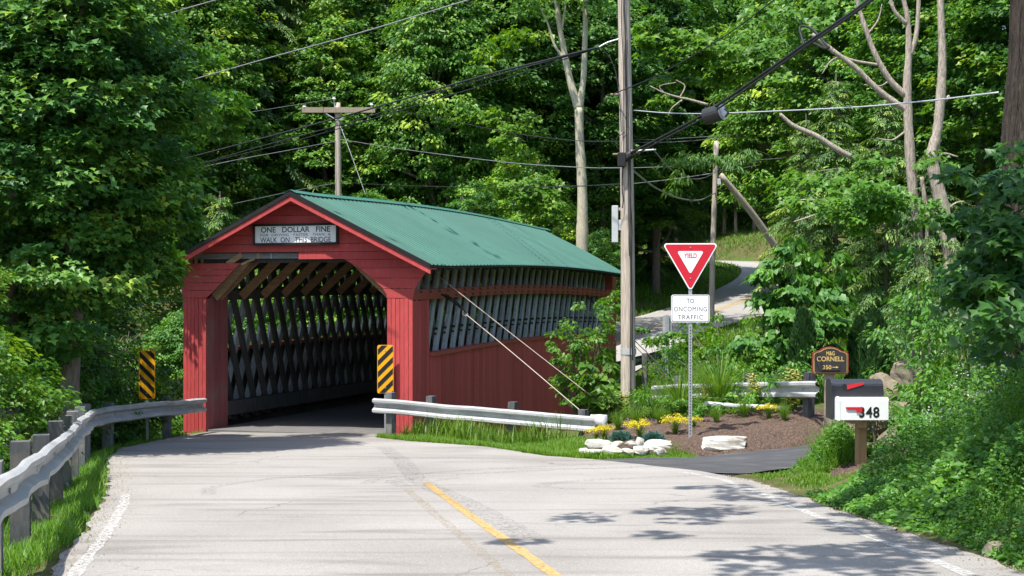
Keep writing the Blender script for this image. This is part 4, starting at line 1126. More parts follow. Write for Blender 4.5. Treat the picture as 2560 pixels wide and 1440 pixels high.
for i, (pp, Y, a, b, c_, lab) in enumerate(BR):
    rock('bank_rock', lab, 'rock', at(*pp, Y), a*.8, b*.8, c_*.8, 90 + i, M['rock'], RS.uniform(0, 3), 'rocks on the bank behind the mailbox', RS.uniform(-.2, .2), .35)
# tyre leaning behind the pole
t0 = at(1556, 1030, 29.6); ty = empty('tyre', t0); tag(ty, 'black tyre leaning behind the foot of the tall pole', 'tyre')
MB().tube([Vector((.33*math.cos(t), .02, .33*math.sin(t))) for t in np.linspace(0, 2*math.pi, 25)], .075, 8, cap=False).build('tread', M['tyre'], ty, smooth=True)
MB().tube([(0, -.02, 0), (0, .05, 0)], .16, 14).build('hub', M['steel'], ty)
MB().tube([(-.6, 0, .01), (0, .02, 0), (.9, 0, .02)], .045, 10).build('edging_pipe', M['greybox'], None, loc=at(1840, 1015, 26.6))
o = bpy.data.objects['edging_pipe']; o.rotation_euler = (0, .04, -.3); tag(o, 'pale pipe lying on the bed below the garden guardrail', 'pipe')
# ------------------------------------------------------------------ leaves
T_KITE = (np.array([(0, 0, 0), (-.5, .42, .09), (0, 1, -.06), (.5, .42, .09)]), np.array([(0, 1, 2), (0, 2, 3)]))
T_MAPLE = (np.array([(0, 0, 0), (-.62, .42, .10), (-.22, .60, .03), (0, 1.05, -.08), (.22, .60, .03), (.62, .42, .10)]), np.array([(0, 1, 2), (0, 2, 3), (0, 3, 4), (0, 4, 5)]))
T_HEART = (np.array([(0, .08, 0), (-.34, -.05, .05), (-.52, .35, .08), (0, 1, -.08), (.52, .35, .08), (.34, -.05, .05)]), np.array([(0, 1, 2), (0, 2, 3), (0, 3, 4), (0, 4, 5)]))
T_BLADE = (np.array([(-.5, 0, 0), (.5, 0, 0), (.38, .55, .03), (-.38, .55, .03), (0, 1, .22)]), np.array([(0, 1, 2), (0, 2, 3), (3, 2, 4)]))
def nrmz(a): return a / np.maximum(np.linalg.norm(a, axis=-1, keepdims=True), 1e-9)
def leaf_mesh(name, pos, tip, nrm, ln, wd, tmpl, tint, m):
    tv, tf = tmpl; n = len(pos)
    tip = nrmz(tip); side = nrmz(np.cross(tip, nrm)); n2 = np.cross(side, tip)
    ln = np.broadcast_to(ln, (n,))[:, None, None]; wd = np.broadcast_to(wd, (n,))[:, None, None]
    v = pos[:, None, :] + tv[None, :, 0, None]*wd*side[:, None, :] + tv[None, :, 1, None]*ln*tip[:, None, :] + tv[None, :, 2, None]*ln*n2[:, None, :]
    k = len(tv)
    f = (tf[None] + (np.arange(n) * k)[:, None, None]).reshape(-1, 3)
    me = mesh_np(name, v.reshape(-1, 3), f, m)
    a = me.attributes.new('tint', 'FLOAT', 'POINT')
    a.data.foreach_set('value', np.repeat(np.clip(tint, 0, 1), k).astype(np.float32))
    return me
def unit(rg, n):
    return nrmz(rg.normal(0, 1, (n, 3)))
def clump_leaves(rg, C, rc, lpc, flat=.38, droop=.5, axis0=None):
    """scatter leaves round clump centres C; returns pos, tip, normal, clump index"""
    n = len(C); N = n * lpc
    ci = np.repeat(np.arange(n), lpc)
    rc = np.broadcast_to(rc, (n,))[ci]
    o = unit(rg, N) * (rg.uniform(0, 1, N) ** .45)[:, None]
    o = o * np.stack([rc, rc, rc * flat], -1)
    r2 = np.linalg.norm(o[:, :2], axis=1) / rc
    o[:, 2] -= (r2 ** 2) * rc * .35
    pos = C[ci] + o
    ax = np.zeros(2) if axis0 is None else axis0
    outc = nrmz(np.concatenate([C[ci, :2] - ax, np.zeros((N, 1))], 1))
    outl = nrmz(np.concatenate([o[:, :2], np.zeros((N, 1))], 1))
    tip = outl * .9 + outc * .5 + unit(rg, N) * .55; tip[:, 2] -= droop
    nr = np.array([0, 0, 1.0]) + outc * .45 + unit(rg, N) * .65
    return pos, tip, nr, ci

def broadleaf(name, seed, H, R, cb, ncl, lpc, leaf, tmpl, mleaf, mbark, tr=.16, rcf=.17, extra=(), asp=.85, shell=.45, droop=.5, lobes=11, limb=10):
    """returns (trunk mesh, crown mesh)"""
    rg = np.random.default_rng(seed)
    z0 = cb * H; zc = (z0 + H) / 2; rz = (H - z0) / 2
    lb = unit(rg, lobes); la = rg.uniform(.5, 1, lobes)
    d = unit(rg, ncl)
    lob = (np.maximum(d @ lb.T, 0) ** 5 * la).max(1)
    rr = rg.uniform(shell ** 3, 1, ncl) ** (1/3)
    C = d * (rr * (.70 + .36 * lob))[:, None] * np.array([R, R, rz]) + np.array([0, 0, zc])
    # narrower towards the top
    k = np.clip((C[:, 2] - z0) / (H - z0), 0, 1); C[:, :2] *= (1.08 - .42 * k ** 2)[:, None]
    rc = rg.uniform(.6, 1.25, ncl) * R * rcf
    ct = rg.normal(0, .20, ncl) + lob * .14
    lp = lpc
    if len(extra):
        E = np.array([e[:3] for e in extra]); C = np.vstack([C, E]); rc = np.concatenate([rc, [e[3] for e in extra]])
        ct = np.concatenate([ct, [e[4] for e in extra]])
    pos, tip, nr, ci = clump_leaves(rg, C, rc, lp, droop=droop)
    n = len(pos); tint = .44 + ct[ci] + rg.normal(0, .14, n)
    ln = leaf * rg.uniform(.6, 1.3, n) * rg.uniform(.7, 1.25, len(C))[ci]
    crown = leaf_mesh(name + '_crown', pos, tip, nr, ln, ln * asp, tmpl, tint, mleaf)
    mb = MB(); top = z0 + (H - z0) * .82
    wob = [Vector((rg.normal(0, .04) * i, rg.normal(0, .04) * i, top * i / 7)) for i in range(8)]
    mb.tube([Vector((0, 0, -.6))] + catmull(wob, 3), [tr * 1.35] + [tr * (1.15 - .95 * i / 21) for i in range(22)], 10)
    for i in range(limb):
        e = Vector(C[rg.integers(0, ncl)]); a = min(.95, max(.15, (e.z - .35 * math.hypot(e.x, e.y)) / top))
        s = Vector(wob[min(7, int(a * 7))]); m1 = s.lerp(e, .5) + Vector((0, 0, -.08 * (e - s).length)) + Vector(rg.normal(0, .1, 3))
        mb.tube(catmull([s, m1, e], 4), [tr * (.45 - .4 * j / 8) + .008 for j in range(9)], 6)
        for q in range(3):
            e2 = e + Vector(rg.normal(0, .35 * R / 3, 3)); mb.tube([m1.lerp(e, .3 + .2*q), e2], [.02, .006], 4)
    return mb.mesh(name + '_trunk', mbark, True), crown

def hemlock(name, seed, H, R, mleaf, step=.42, per=6, tw=1.0, lnf=1.0, base=.04, drop=.55):
    rg = np.random.default_rng(seed); P = []; TP = []; NR = []; LN = []; TI = []
    mb = MB(); mb.tube([Vector((0, 0, -.6)), Vector((0, 0, H * .5)), Vector((0, 0, H))], [.009 * H, .006 * H, .01], 9)
    z = base * H
    while z < H * .985:
        f = z / H
        L = R * (1 - f) ** .75 * rg.uniform(.75, 1.1) + .18
        a0 = rg.uniform(0, 6.28)
        for b in range(per):
            az = a0 + b * 6.283 / per + rg.normal(0, .25); Lb = L * rg.uniform(.6, 1.15)
            o = np.array([math.cos(az), math.sin(az), 0]); s = np.array([-o[1], o[0], 0])
            up = rg.uniform(.05, .35) * (1 + f); dr = drop * rg.uniform(.7, 1.3)
            nt = max(5, int(Lb / .085)); bt = rg.normal(0, .16)
            t = (np.arange(nt) + .5) / nt; t = t[t > .12]
            bz = z + Lb * (up * t - dr * t ** 2)
            bp = o[None] * (Lb * t)[:, None]; bp[:, 2] = bz
            mb.tube([(0, 0, z), tuple(bp[len(bp)//2]), tuple(bp[-1])], [.022, .014, .004], 4, cap=False)
            for sd in (-1, 1):
                tl = (.16 + .50 * np.sqrt(np.maximum(t * (1.02 - t), 0)) * min(1, Lb / 2.2)) * tw * rg.uniform(.7, 1.2, len(t))
                td = nrmz(o[None] * .75 + s[None] * sd * rg.uniform(.5, 1.0, len(t))[:, None] + np.stack([np.zeros(len(t)), np.zeros(len(t)), -rg.uniform(.15, .65, len(t))], -1))
                for k in range(4):
                    q = (k + .2) / 4
                    p = bp + td * (tl * q)[:, None]; p[:, 2] -= .18 * tl * q * q * 2
                    P.append(p); tp = td + unit(rg, len(t)) * .45; tp[:, 2] -= .2 + .25*q; TP.append(tp)
                    NR.append(np.array([0, 0, 1.]) + o[None] * .25 + unit(rg, len(t)) * .5)
                    LN.append(tl * .42 * lnf + .05); TI.append(.40 + bt + .28 * t + .12 * q + rg.normal(0, .12, len(t)))
        z += step * rg.uniform(.75, 1.25) * (1.1 - .4 * f)
    P = np.vstack(P); LN = np.concatenate(LN)
    crown = leaf_mesh(name + '_crown', P, np.vstack(TP), np.vstack(NR), LN, LN * .30, T_KITE, np.concatenate(TI), mleaf)
    return mb.mesh(name + '_trunk', M['bark'], True), crown

def place(name, label, protos, x, y, cat='tree', group=None, sc=1.0, szf=1.0, rz=None, tint=(1, 1, 1), z=None, names=('trunk', 'crown'), lean=(0, 0)):
    r = empty(name, (x, y, gz(x, y) if z is None else z), RS.uniform(0, 6.28) if rz is None else rz)
    r.scale = (sc, sc, sc * szf); r.rotation_euler = (lean[0], lean[1], r.rotation_euler.z)
    tag(r, label, cat, group)
    for nm, me in zip(names, protos):
        o = link(nm, me, r); o.color = (*tint, 1)
    return r
def xy(px, Y): return (px - 1280) / F * Y, Y

# prototypes
MAP1 = broadleaf('maple', 11, 12, 3.2, .10, 520, 76, .135, T_MAPLE, M['maple'], M['bark'], .17)
MAP2 = broadleaf('maple', 12, 12, 3.4, .14, 520, 76, .14, T_MAPLE, M['maple'], M['bark'], .17)
BL1 = broadleaf('broadleaf', 21, 20, 4.4, .10, 900, 56, .22, T_KITE, M['leaf'], M['bark'], .22, rcf=.15, asp=.62)
BL2 = broadleaf('broadleaf', 22, 20, 4.8, .14, 900, 56, .24, T_KITE, M['leaf'], M['bark'], .22, rcf=.14, asp=.55, droop=.8)
BL3 = broadleaf('broadleaf', 23, 18, 4.2, .06, 820, 60, .20, T_MAPLE, M['leaf'], M['bark'], .2, rcf=.15, shell=.5)
HE1 = hemlock('hemlock', 31, 22, 4.6, M['needle'], step=.42, per=8, lnf=.95, tw=.85)
HE2 = hemlock('hemlock', 32, 9, 2.5, M['needle'], step=.34, per=6, lnf=.95)
SH1 = broadleaf('shrub', 41, 3, 1.4, -.02, 170, 60, .085, T_KITE, M['leaf'], M['bark'], .03, rcf=.2, asp=.6, limb=14)
SH2 = broadleaf('shrub', 42, 3, 1.5, .0, 150, 60, .10, T_KITE, M['bright'], M['bark'], .03, rcf=.2, asp=.62, limb=14)
SH3 = broadleaf('shrub', 43, 4, 1.5, .05, 150, 34, .17, T_HEART, M['maple'], M['bark'], .04, rcf=.2, asp=.95, limb=14, droop=.9)

# ---- left: maples standing between the guardrail and the brook
zl = lambda x, y: gz(x, y)
mx_, my_ = xy(180, 24.6)
ex = []
rge = np.random.default_rng(77)
for (px, py, Y, rad, n, tn) in [(395, 690, 29.0, .55, 10, .2), (335, 650, 28.6, .6, 8, .12), (425, 665, 29.1, .42, 7, .28), (365, 605, 28.6, .5, 7, .15), (300, 735, 28.4, .5, 6, 0), (540, 240, 28, .6, 6, .15), (560, 300, 28, .5, 5, .2), (505, 140, 28, .6, 6, .15), (520, 330, 28, .5, 4, .12), (405, 556, 31.35, .42, 7, .1), (440, 480, 31.2, .4, 4, .1)]:
    b = at(px, py, Y) - Vector((mx_, my_, gz(mx_, my_)))
    for i in range(n):
        q = rge.normal(0, .38, 3) * rad; ex.append((b.x + q[0]*1.2, b.y + q[1], b.z + q[2]*.8, rad * rge.uniform(.5, .8), tn))
MAPL = broadleaf('maple', 13, 12.5, 2.45, .12, 520, 82, .135, T_MAPLE, M['maple'], M['bark'], .17, extra=ex, rcf=.2, limb=14)
place('maple_tree', 'dense maple whose low bough hangs over the left eave of the bridge', MAPL, mx_, my_, rz=0, tint=(.95, 1.0, .95))
x, y = xy(30, 24.5); place('maple_tree', 'broad maple filling the upper left edge of the picture', MAP1, x, y, sc=.95, tint=(1.15, 1.12, 1.25))
x, y = xy(20, 34.5); place('maple_tree', 'dark maple behind the left edge maples', MAP2, x, y, sc=1.15, tint=(.85, .9, .95))
x, y = xy(-420, 30.5); place('maple_tree', 'maple at the far left edge half outside the picture', MAP2, x, y, sc=1.2, tint=(.9, .95, .95))
for px, Y, sc, lab in ((130, 25.5, 1.15, 'dark shrub under the left maples near the rail'), (225, 27.6, 1.05, 'dark shrub behind the kink of the left rail'), (315, 29.4, 1.0, 'dark shrub left of the left hazard marker')):
    x, y = xy(px, Y); place('shrub', lab, SH1, x - .4, y, 'shrub', sc=sc, tint=(.8, .9, .85), szf=1.15)
# sapling with yellow-green leaves at the left edge
x, y = xy(-30, 15.5); place('sapling', 'yellow-green sapling tip poking in at the left edge', SH2, x - .35, y, 'sapling', z=1.15, sc=.42, tint=(1.3, 1.15, .9))
x, y = xy(35, 18.5); place('shrub', 'bright tall shrub behind the guardrail at the left edge', SH2, x - .55, y, 'shrub', sc=.95, tint=(.85, .9, .9), szf=1.0)
x, y = xy(-20, 14.5); place('shrub', 'leafy shrub low at the left edge behind the rail', SH1, x - .6, y, 'shrub', sc=.75, tint=(1.5, 1.4, 1.1))
# overhead trees beside the camera, outside the frame, that shade the road
place('maple_tree', 'maple left of the camera shading the road edge', MAP2, -8.6, 8.2, sc=.9, szf=.95, rz=1.0)
# ---- gorge behind the left rail
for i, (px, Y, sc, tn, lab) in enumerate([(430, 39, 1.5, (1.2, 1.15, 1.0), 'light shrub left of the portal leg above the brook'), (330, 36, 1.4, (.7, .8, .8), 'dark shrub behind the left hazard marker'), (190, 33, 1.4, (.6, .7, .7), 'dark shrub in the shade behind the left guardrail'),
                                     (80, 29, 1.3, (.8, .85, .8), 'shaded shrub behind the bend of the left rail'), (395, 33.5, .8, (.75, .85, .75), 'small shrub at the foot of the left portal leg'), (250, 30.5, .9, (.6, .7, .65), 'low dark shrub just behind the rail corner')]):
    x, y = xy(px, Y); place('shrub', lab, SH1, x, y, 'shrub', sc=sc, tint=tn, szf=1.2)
# trees seen through the left truss and over the brook
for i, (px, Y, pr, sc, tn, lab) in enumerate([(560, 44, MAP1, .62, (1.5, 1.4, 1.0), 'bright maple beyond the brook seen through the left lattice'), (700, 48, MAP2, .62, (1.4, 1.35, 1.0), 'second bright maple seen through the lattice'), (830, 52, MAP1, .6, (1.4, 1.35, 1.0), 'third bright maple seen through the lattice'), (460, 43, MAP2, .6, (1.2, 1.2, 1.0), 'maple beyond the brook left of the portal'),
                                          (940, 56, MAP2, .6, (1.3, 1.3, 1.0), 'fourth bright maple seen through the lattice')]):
    x, y = xy(px, Y); place('young_maple', lab, pr, x, y, sc=sc, tint=tn)

# ---- wood behind the bridge
WD = [('broadleaf_tree', 470, 58, BL1, 1.0, (1.2, 1.15, .9), 'tree farthest left behind the bridge'), ('hemlock', 640, 60, HE1, 1.05, (.9, .95, .95), 'tall dark hemlock left of the crossarm pole'),
      ('hemlock', 770, 66, HE1, 1.15, (1.25, 1.2, .9), 'yellowish hemlock high above the crossarm pole'), ('broadleaf_tree', 960, 63, BL3, 1.05, (1.0, 1, .85), 'green tree right of the crossarm pole'), ('broadleaf_tree', 640, 74, BL1, 1.15, (1.1, 1.1, .9), 'tree high at the top left of the wood'), ('broadleaf_tree', 560, 64, BL2, 1.0, (1.15, 1.1, .95), 'drooping tree between the left maples and the hemlock'),
      ('broadleaf_tree', 1090, 59, BL2, .8, (1.15, 1.15, .9), 'shorter drooping tree above the middle of the roof'), ('broadleaf_tree', 1150, 66, BL1, 1.1, (1.35, 1.3, .85), 'tall light tree behind the roof centre'), ('broadleaf_tree', 820, 60, BL3, .85, (1.25, 1.2, .9), 'green tree just behind the crossarm pole'), ('broadleaf_tree', 720, 70, BL1, 1.15, (1.1, 1.1, .9), 'tall tree left of the crossarm pole top'), ('broadleaf_tree', 1000, 72, BL3, 1.2, (1.2, 1.2, .9), 'full tree high above the roof middle'), ('broadleaf_tree', 1290, 74, BL2, 1.15, (1.45, 1.35, .9), 'sunlit light green tree at the top centre right'), ('broadleaf_tree', 1430, 78, BL1, 1.2, (1.2, 1.2, .9), 'tall tree behind the fork of the pale trunk'), ('broadleaf_tree', 1180, 54, MAP1, .58, (1.1, 1.15, .9), 'mid green young maple over the roof'), ('broadleaf_tree', 2060, 72, BL1, 1.1, (1.3, 1.25, .9), 'tall light tree behind the long bare limb'),
      ('broadleaf_tree', 860, 70, BL2, 1.05, (1.1, 1.1, 1.2), 'pale drooping-leaved tree behind the hemlocks'), ('broadleaf_tree', 1060, 72, BL2, 1.1, (1.25, 1.2, 1.1), 'light drooping-leaved tree at the top centre'),
      ('broadleaf_tree', 1230, 62, BL1, 1.0, (.95, 1, .9), 'full green tree left of the forked trunk'), ('broadleaf_tree', 1360, 68, BL3, 1.15, (.9, 1, .9), 'green tree directly behind the forked trunk'),
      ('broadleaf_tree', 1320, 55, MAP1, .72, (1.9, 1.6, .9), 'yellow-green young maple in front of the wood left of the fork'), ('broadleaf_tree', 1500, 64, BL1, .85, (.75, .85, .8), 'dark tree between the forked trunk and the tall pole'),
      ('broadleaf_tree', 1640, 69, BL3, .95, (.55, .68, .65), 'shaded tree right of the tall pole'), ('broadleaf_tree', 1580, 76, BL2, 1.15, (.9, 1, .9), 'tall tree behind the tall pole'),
      ('hemlock', 1625, 74, HE1, .8, (.7, .8, .8), 'dark hemlock behind the yield sign'), ('broadleaf_tree', 1810, 101, MAP1, .75, (1.0, 1.1, .9), 'low tree on the far bank above the road bend'), ('broadleaf_tree', 1690, 100, BL3, .6, (.6, .7, .65), 'shaded tree at the left end of the far road'), ('hemlock', 1860, 103, HE1, .6, (.9, 1, .9), 'hemlock on the far bank'), ('broadleaf_tree', 1885, 100, MAP2, .8, (.9, 1, .95), 'low tree right of the far bank hemlock'), ('broadleaf_tree', 1840, 100, MAP1, .7, (.8, .9, .9), 'low dark tree left of the far bank hemlock'), ('broadleaf_tree', 1740, 104, BL1, 1.3, (.9, 1, .9), 'tree at the head of the far road'),
      ('broadleaf_tree', 1900, 106, BL3, 1.35, (1, 1.05, .9), 'tree beyond the upper bend of the far road'), ('broadleaf_tree', 1830, 84, BL1, .01, (1, 1, 1), ''),
      ('broadleaf_tree', 1990, 66, BL2, .95, (1.35, 1.3, 1.0), 'light leaning tree above the redbud'), ('broadleaf_tree', 2150, 60, BL1, .95, (1.2, 1.2, 1.1), 'tree behind the dead trunks'),
      ('broadleaf_tree', 2290, 52, BL3, .85, (1.15, 1.2, .9), 'bright tree right of the dead trunks'), ('broadleaf_tree', 2450, 48, BL1, .9, (.95, 1, .9), 'green tree left of the big trunk'),
      ('broadleaf_tree', 2620, 44, BL3, .9, (.9, .95, .85), 'tree behind the big trunk at the right edge'), ('hemlock', 2090, 47, HE2, 1.0, (1.2, 1.25, 1.0), 'young hemlock left of the dead trunks'),
      ('hemlock', 2215, 43, HE2, .85, (1.25, 1.3, 1.0), 'young hemlock in front of the dead trunks'), ('hemlock', 2015, 52, HE2, .9, (1.3, 1.3, 1.0), 'young hemlock above the bend of the far road'),
      ('hemlock', 2330, 36, HE2, .62, (.9, 1, .9), 'small hemlock at the foot of the dead trunks'), ('broadleaf_tree', 250, 52, BL1, .95, (.8, .9, .8), 'tree far behind the left maples'), ('broadleaf_tree', 60, 46, BL2, .9, (.9, .95, .9), 'drooping tree behind the left edge maples'),
      ('hemlock', 550, 50, HE2, .95, (1.5, 1.5, 1.1), 'bright young hemlock just left of the gable'), ('broadleaf_tree', 700, 52, MAP2, .55, (1.7, 1.6, 1.1), 'light bushy sapling over the gable peak'), ('broadleaf_tree', 890, 51, MAP1, .56, (1.6, 1.6, 1.1), 'light bushy sapling right of the crossarm pole'),
      ('broadleaf_tree', 1010, 56, MAP2, .52, (1.0, 1.1, .9), 'low green tree above the middle of the roof'), ('broadleaf_tree', 1260, 50, MAP2, .5, (1.0, 1.1, .85), 'low green tree above the far part of the roof'),
      ('broadleaf_tree', 1400, 50, MAP1, .42, (1.3, 1.35, .95), 'small leafy tree at the foot of the forked trunk'), ('broadleaf_tree', 1500, 54, MAP2, .42, (1.35, 1.35, 1.0), 'small leafy tree left of the meter box')]
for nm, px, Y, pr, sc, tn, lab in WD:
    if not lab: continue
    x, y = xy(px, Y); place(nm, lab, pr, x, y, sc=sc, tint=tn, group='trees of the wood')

# wood that reads as one mass far behind
rgw = np.random.default_rng(5)
n = 1700
X = rgw.uniform(-48, 60, n); Y = rgw.uniform(80, 98, n); Y = np.where((X > 0) & (X < 22), Y + 26, Y)
Zg = ground(X, Y); C = np.stack([X, Y, Zg + rgw.uniform(0, 1, n) ** .8 * 19], -1)
pos, tip, nr, ci = clump_leaves(rgw, C, rgw.uniform(1.1, 2.0, n), 30, flat=.6)
nn = len(pos); ln = rgw.uniform(.35, .6, nn)
me = leaf_mesh('distant_wood', pos, tip, nr, ln, ln * .7, T_KITE, .25 + rgw.normal(0, .15, n)[ci] + rgw.normal(0, .1, nn), M['leaf'])
o = link('distant_wood', me); o.color = (1.25, 1.3, 1.0, 1); tag(o, 'dark mass of far woodland closing the view behind all the trees', 'wood', kind='stuff')

# ---- forked pale trunk and dead trunks
def trunk_tree(name, label, Y, stems, m, crown=None, ccol=(1, 1, 1)):
    ground_ = name != 'bare_branch'
    b = at(*stems[0][0][:2], Y); r = empty(name, Vector((b.x, b.y, gz(b.x, b.y)))); tag(r, label, 'tree', 'bare pale trunks')
    for k, st in enumerate(stems):
        P = [at(p[0], p[1], Y + (p[3] if len(p) > 3 else 0)) - r.location for p in st]; R = [p[2] / 2 / F * Y for p in st]
        if k == 0 and ground_: P = [Vector((P[0].x, P[0].y, -.5))] + P; R = [R[0] * 1.15] + R
        q = catmull(P, 6); rr = list(np.interp(np.linspace(0, len(R) - 1, len(q)), range(len(R)), R))
        rr = [x * (1 + RS.uniform(-.07, .07)) for x in rr]
        MB().tube(q, rr, 9).build('trunk' if k == 0 else 'limb', m, r, smooth=True)
    if crown is not None:
        pos, tip, nr, ci = clump_leaves(np.random.default_rng(len(label)), np.array([at(*c) - r.location for c in crown]), np.random.default_rng(3).uniform(.5, 1.0, len(crown)), 60)
        n = len(pos); rg = np.random.default_rng(8); ln = .19 * rg.uniform(.7, 1.2, n)
        o = link('crown', leaf_mesh('crown', pos, tip, nr, ln, ln * .8, T_MAPLE, .5 + rg.normal(0, .18, n), M['leaf']), r); o.color = (*ccol, 1)
    return r
rgc = np.random.default_rng(14)
cr = [(rgc.uniform(1250, 1600), rgc.uniform(-420, 20), 52 + rgc.uniform(-2.5, 2.5)) for _ in range(130)]
trunk_tree('forked_tree', 'pale lichened tree forking into two stems above the roof end', 52,
    [[(1455, 620, 31), (1456, 520, 27), (1454, 440, 25), (1449, 350, 23), (1447, 270, 24)], [(1447, 275, 22), (1425, 200, 18), (1407, 110, 15), (1398, 60, 13), (1388, -30, 12), (1370, -200, 9)],
     [(1447, 275, 20), (1458, 200, 15), (1462, 110, 14), (1464, 20, 13), (1466, -200, 10)], [(1412, 150, 9), (1385, 110, 6), (1370, 60, 5), (1350, 20, 3)], [(1402, 80, 8), (1412, 30, 6), (1414, -20, 5)]],
    M['barkpale'], cr, (1.1, 1.1, .95))
Yd = 36
cr = [(rgc.uniform(2120, 2460), rgc.uniform(-520, -20), 36 + rgc.uniform(-2.5, 2.5)) for _ in range(120)]
trunk_tree('dead_tree', 'straight tan trunk with bare limbs spreading left', Yd,
    [[(2330, 720, 46), (2305, 660, 34), (2296, 580, 24), (2283, 480, 25), (2272, 330, 24), (2268, 210, 22), (2272, 130, 17), (2268, 40, 12), (2245, -60, 11), (2230, -200, 8)],
     [(2266, 275, 17), (2235, 255, 17), (2190, 220, 15), (2140, 170, 13), (2080, 125, 12), (2030, 85, 9)], [(2265, 240, 17), (2225, 200, 16), (2190, 140, 14), (2165, 75, 12), (2145, 10, 10), (2135, -60, 8)],
     [(2275, 140, 13), (2290, 90, 12), (2296, 20, 11), (2298, -80, 8)], [(2200, 163, 7), (2130, 150, 6), (2085, 130, 4)], [(2266, 60, 11), (2235, 25, 9), (2222, -20, 8)], [(2100, 140, 6), (2075, 155, 4), (2055, 185, 2)], [(2170, 85, 6), (2195, 50, 4), (2205, 10, 2)], [(2225, 200, 5), (2200, 215, 3), (2160, 212, 2)], [(2262, 330, 6), (2230, 350, 4), (2190, 345, 2)]], M['barktan'])
trunk_tree('dead_tree', 'crooked tan trunk standing right of the straight one', Yd - .6,
    [[(2385, 720, 50), (2372, 600, 36), (2352, 500, 34), (2335, 430, 30), (2330, 385, 30), (2343, 330, 24), (2352, 240, 25), (2356, 140, 20), (2352, 20, 17), (2350, -150, 12)],
     [(2340, 420, 8), (2355, 385, 6), (2395, 392, 4)], [(2362, 250, 14), (2373, 240, 8)], [(2355, 540, 8), (2385, 510, 5), (2410, 503, 3)]], M['barktan'])
trunk_tree('dead_stub', 'short broken stub between the two tan trunks', Yd - .3, [[(2318, 560, 11), (2312, 500, 11), (2304, 442, 10)]], M['barktan'])
trunk_tree('bare_branch', 'lichened bare branch slanting across the right of the wood', 40, [[(2128, 392, 14), (2090, 372, 15), (2040, 340, 14), (1985, 315, 12), (1950, 285, 8)]], M['barktan'])
trunk_tree('bare_branch', 'low forked bare branch left of the dead trunks', 39, [[(2215, 565, 11), (2160, 530, 10), (2110, 512, 10), (2060, 530, 6), (1985, 555, 4)], [(2110, 512, 7), (2050, 500, 5), (1980, 500, 3)]], M['barktan'])
trunk_tree('bare_branch', 'dead twiggy branch right of the tall pole', 44, [[(1770, 262, 7), (1720, 248, 6), (1700, 244, 5), (1660, 232, 4), (1625, 215, 3)], [(1700, 244, 4), (1712, 215, 3), (1690, 200, 2)], [(1705, 250, 4), (1680, 270, 3), (1670, 290, 2)], [(1660, 232, 3), (1650, 215, 2), (1690, 206, 2)]], M['barktan'])
for r in [o for o in bpy.data.objects if o.name.startswith('bare_branch')]:
    r['group'] = 'bare branches in the wood'; r['category'] = 'branch'

# ---- big trunk at the right edge; its crown spreads over the road above the frame
bx, by = 6.10, 16.2
ex = []
for (cx, cy, cz, rad, k) in [(1.6, 9.4, 8.2, 1.7, 34), (-.6, 11.0, 8.6, 1.4, 11), (2.8, 7.8, 8.4, 1.7, 34), (.6, 13.0, 8.8, 1.4, 16), (2.8, 12.2, 8.6, 1.8, 28), (.6, 7.0, 8.4, 1.5, 18), (4.6, 10.2, 8.8, 2.0, 28), (-.4, 8.6, 8.4, 1.4, 10)]:
    for i in range(k):
        q = rge.normal(0, .5, 3) * rad; z = cz + q[2] * .55
        ex.append((cx + q[0]*1.15 - bx, cy + q[1]*1.15 - by, max(z, 6.6) - gz(bx, by), rge.uniform(.16, .36), rge.normal(0, .12)))
BIG = broadleaf('big_maple', 51, 18, 3.8, .52, 260, 36, .16, T_MAPLE, M['maple'], M['barkdark'], .40, extra=ex, rcf=.17, limb=8)
bt = place('big_tree', 'massive dark furrowed trunk at the right edge', BIG, bx, by, rz=0)
# leafy bough and climbing leaves near the big trunk
def leafmass(name, label, cat, clumps, lpc, leaf, tmpl, m, tint=(1, 1, 1), asp=.9, t0=.4, seed=0, flat=.5, droop=.7, root=None, group=None, stemm='bark'):
    rg = np.random.default_rng(seed); C = np.array([c[:3] for c in clumps]); b = C[:, :3].mean(0)
    base = Vector((b[0], b[1], gz(b[0], b[1]))) if root is None else Vector(b) + Vector(root)
    r = empty(name, base); tag(r, label, cat, group)
    pos, tip, nr, ci = clump_leaves(rg, C - np.array(base), np.array([c[3] for c in clumps]), lpc, flat, droop)
    n = len(pos); ln = leaf * rg.uniform(.6, 1.3, n)
    o = link('foliage', leaf_mesh('foliage', pos, tip, nr, ln, ln * asp, tmpl, t0 + rg.normal(0, .1, len(C))[ci] + rg.normal(0, .12, n), m), r); o.color = (*tint, 1)
    mb = MB()
    for i in range(0, len(clumps), 2 if root is None else 4):
        e = C[i] - np.array(base)
        if root is not None and np.linalg.norm(e) > 3.2: continue
        mb.tube(catmull([Vector((rg.normal(0, .1), rg.normal(0, .1), -.2)), Vector(e) * .5 + Vector((0, 0, .1)), Vector(e)], 3), [.016, .013, .012, .01, .008, .006, .004], 5)
    mb.build('stem', M[stemm], r)
    return r
def pxclumps(lst, seed):
    rg = np.random.default_rng(seed); out = []
    for (px, py, Y, spx, spy, n, rad) in lst:
        for i in range(n):
            p = at(px + rg.normal(0, spx), py + rg.normal(0, spy), Y + rg.normal(0, .35)); out.append((p.x, p.y, p.z, rad * rg.uniform(.6, 1.3)))
    return out
leafmass('maple_sapling', 'dark maple sapling leaning in front of the big trunk', 'sapling', pxclumps([(2500, 560, 13.2, 40, 70, 16, .22), (2540, 440, 13.2, 25, 50, 8, .2), (2450, 680, 13.6, 50, 50, 14, .22), (2530, 760, 13.0, 40, 60, 14, .24), (2400, 560, 14.0, 25, 30, 5, .16)], 1), 40, .12, T_MAPLE, M['maple'], (.7, .78, .65), seed=2, root=(1.0, 2.2, -1.0))
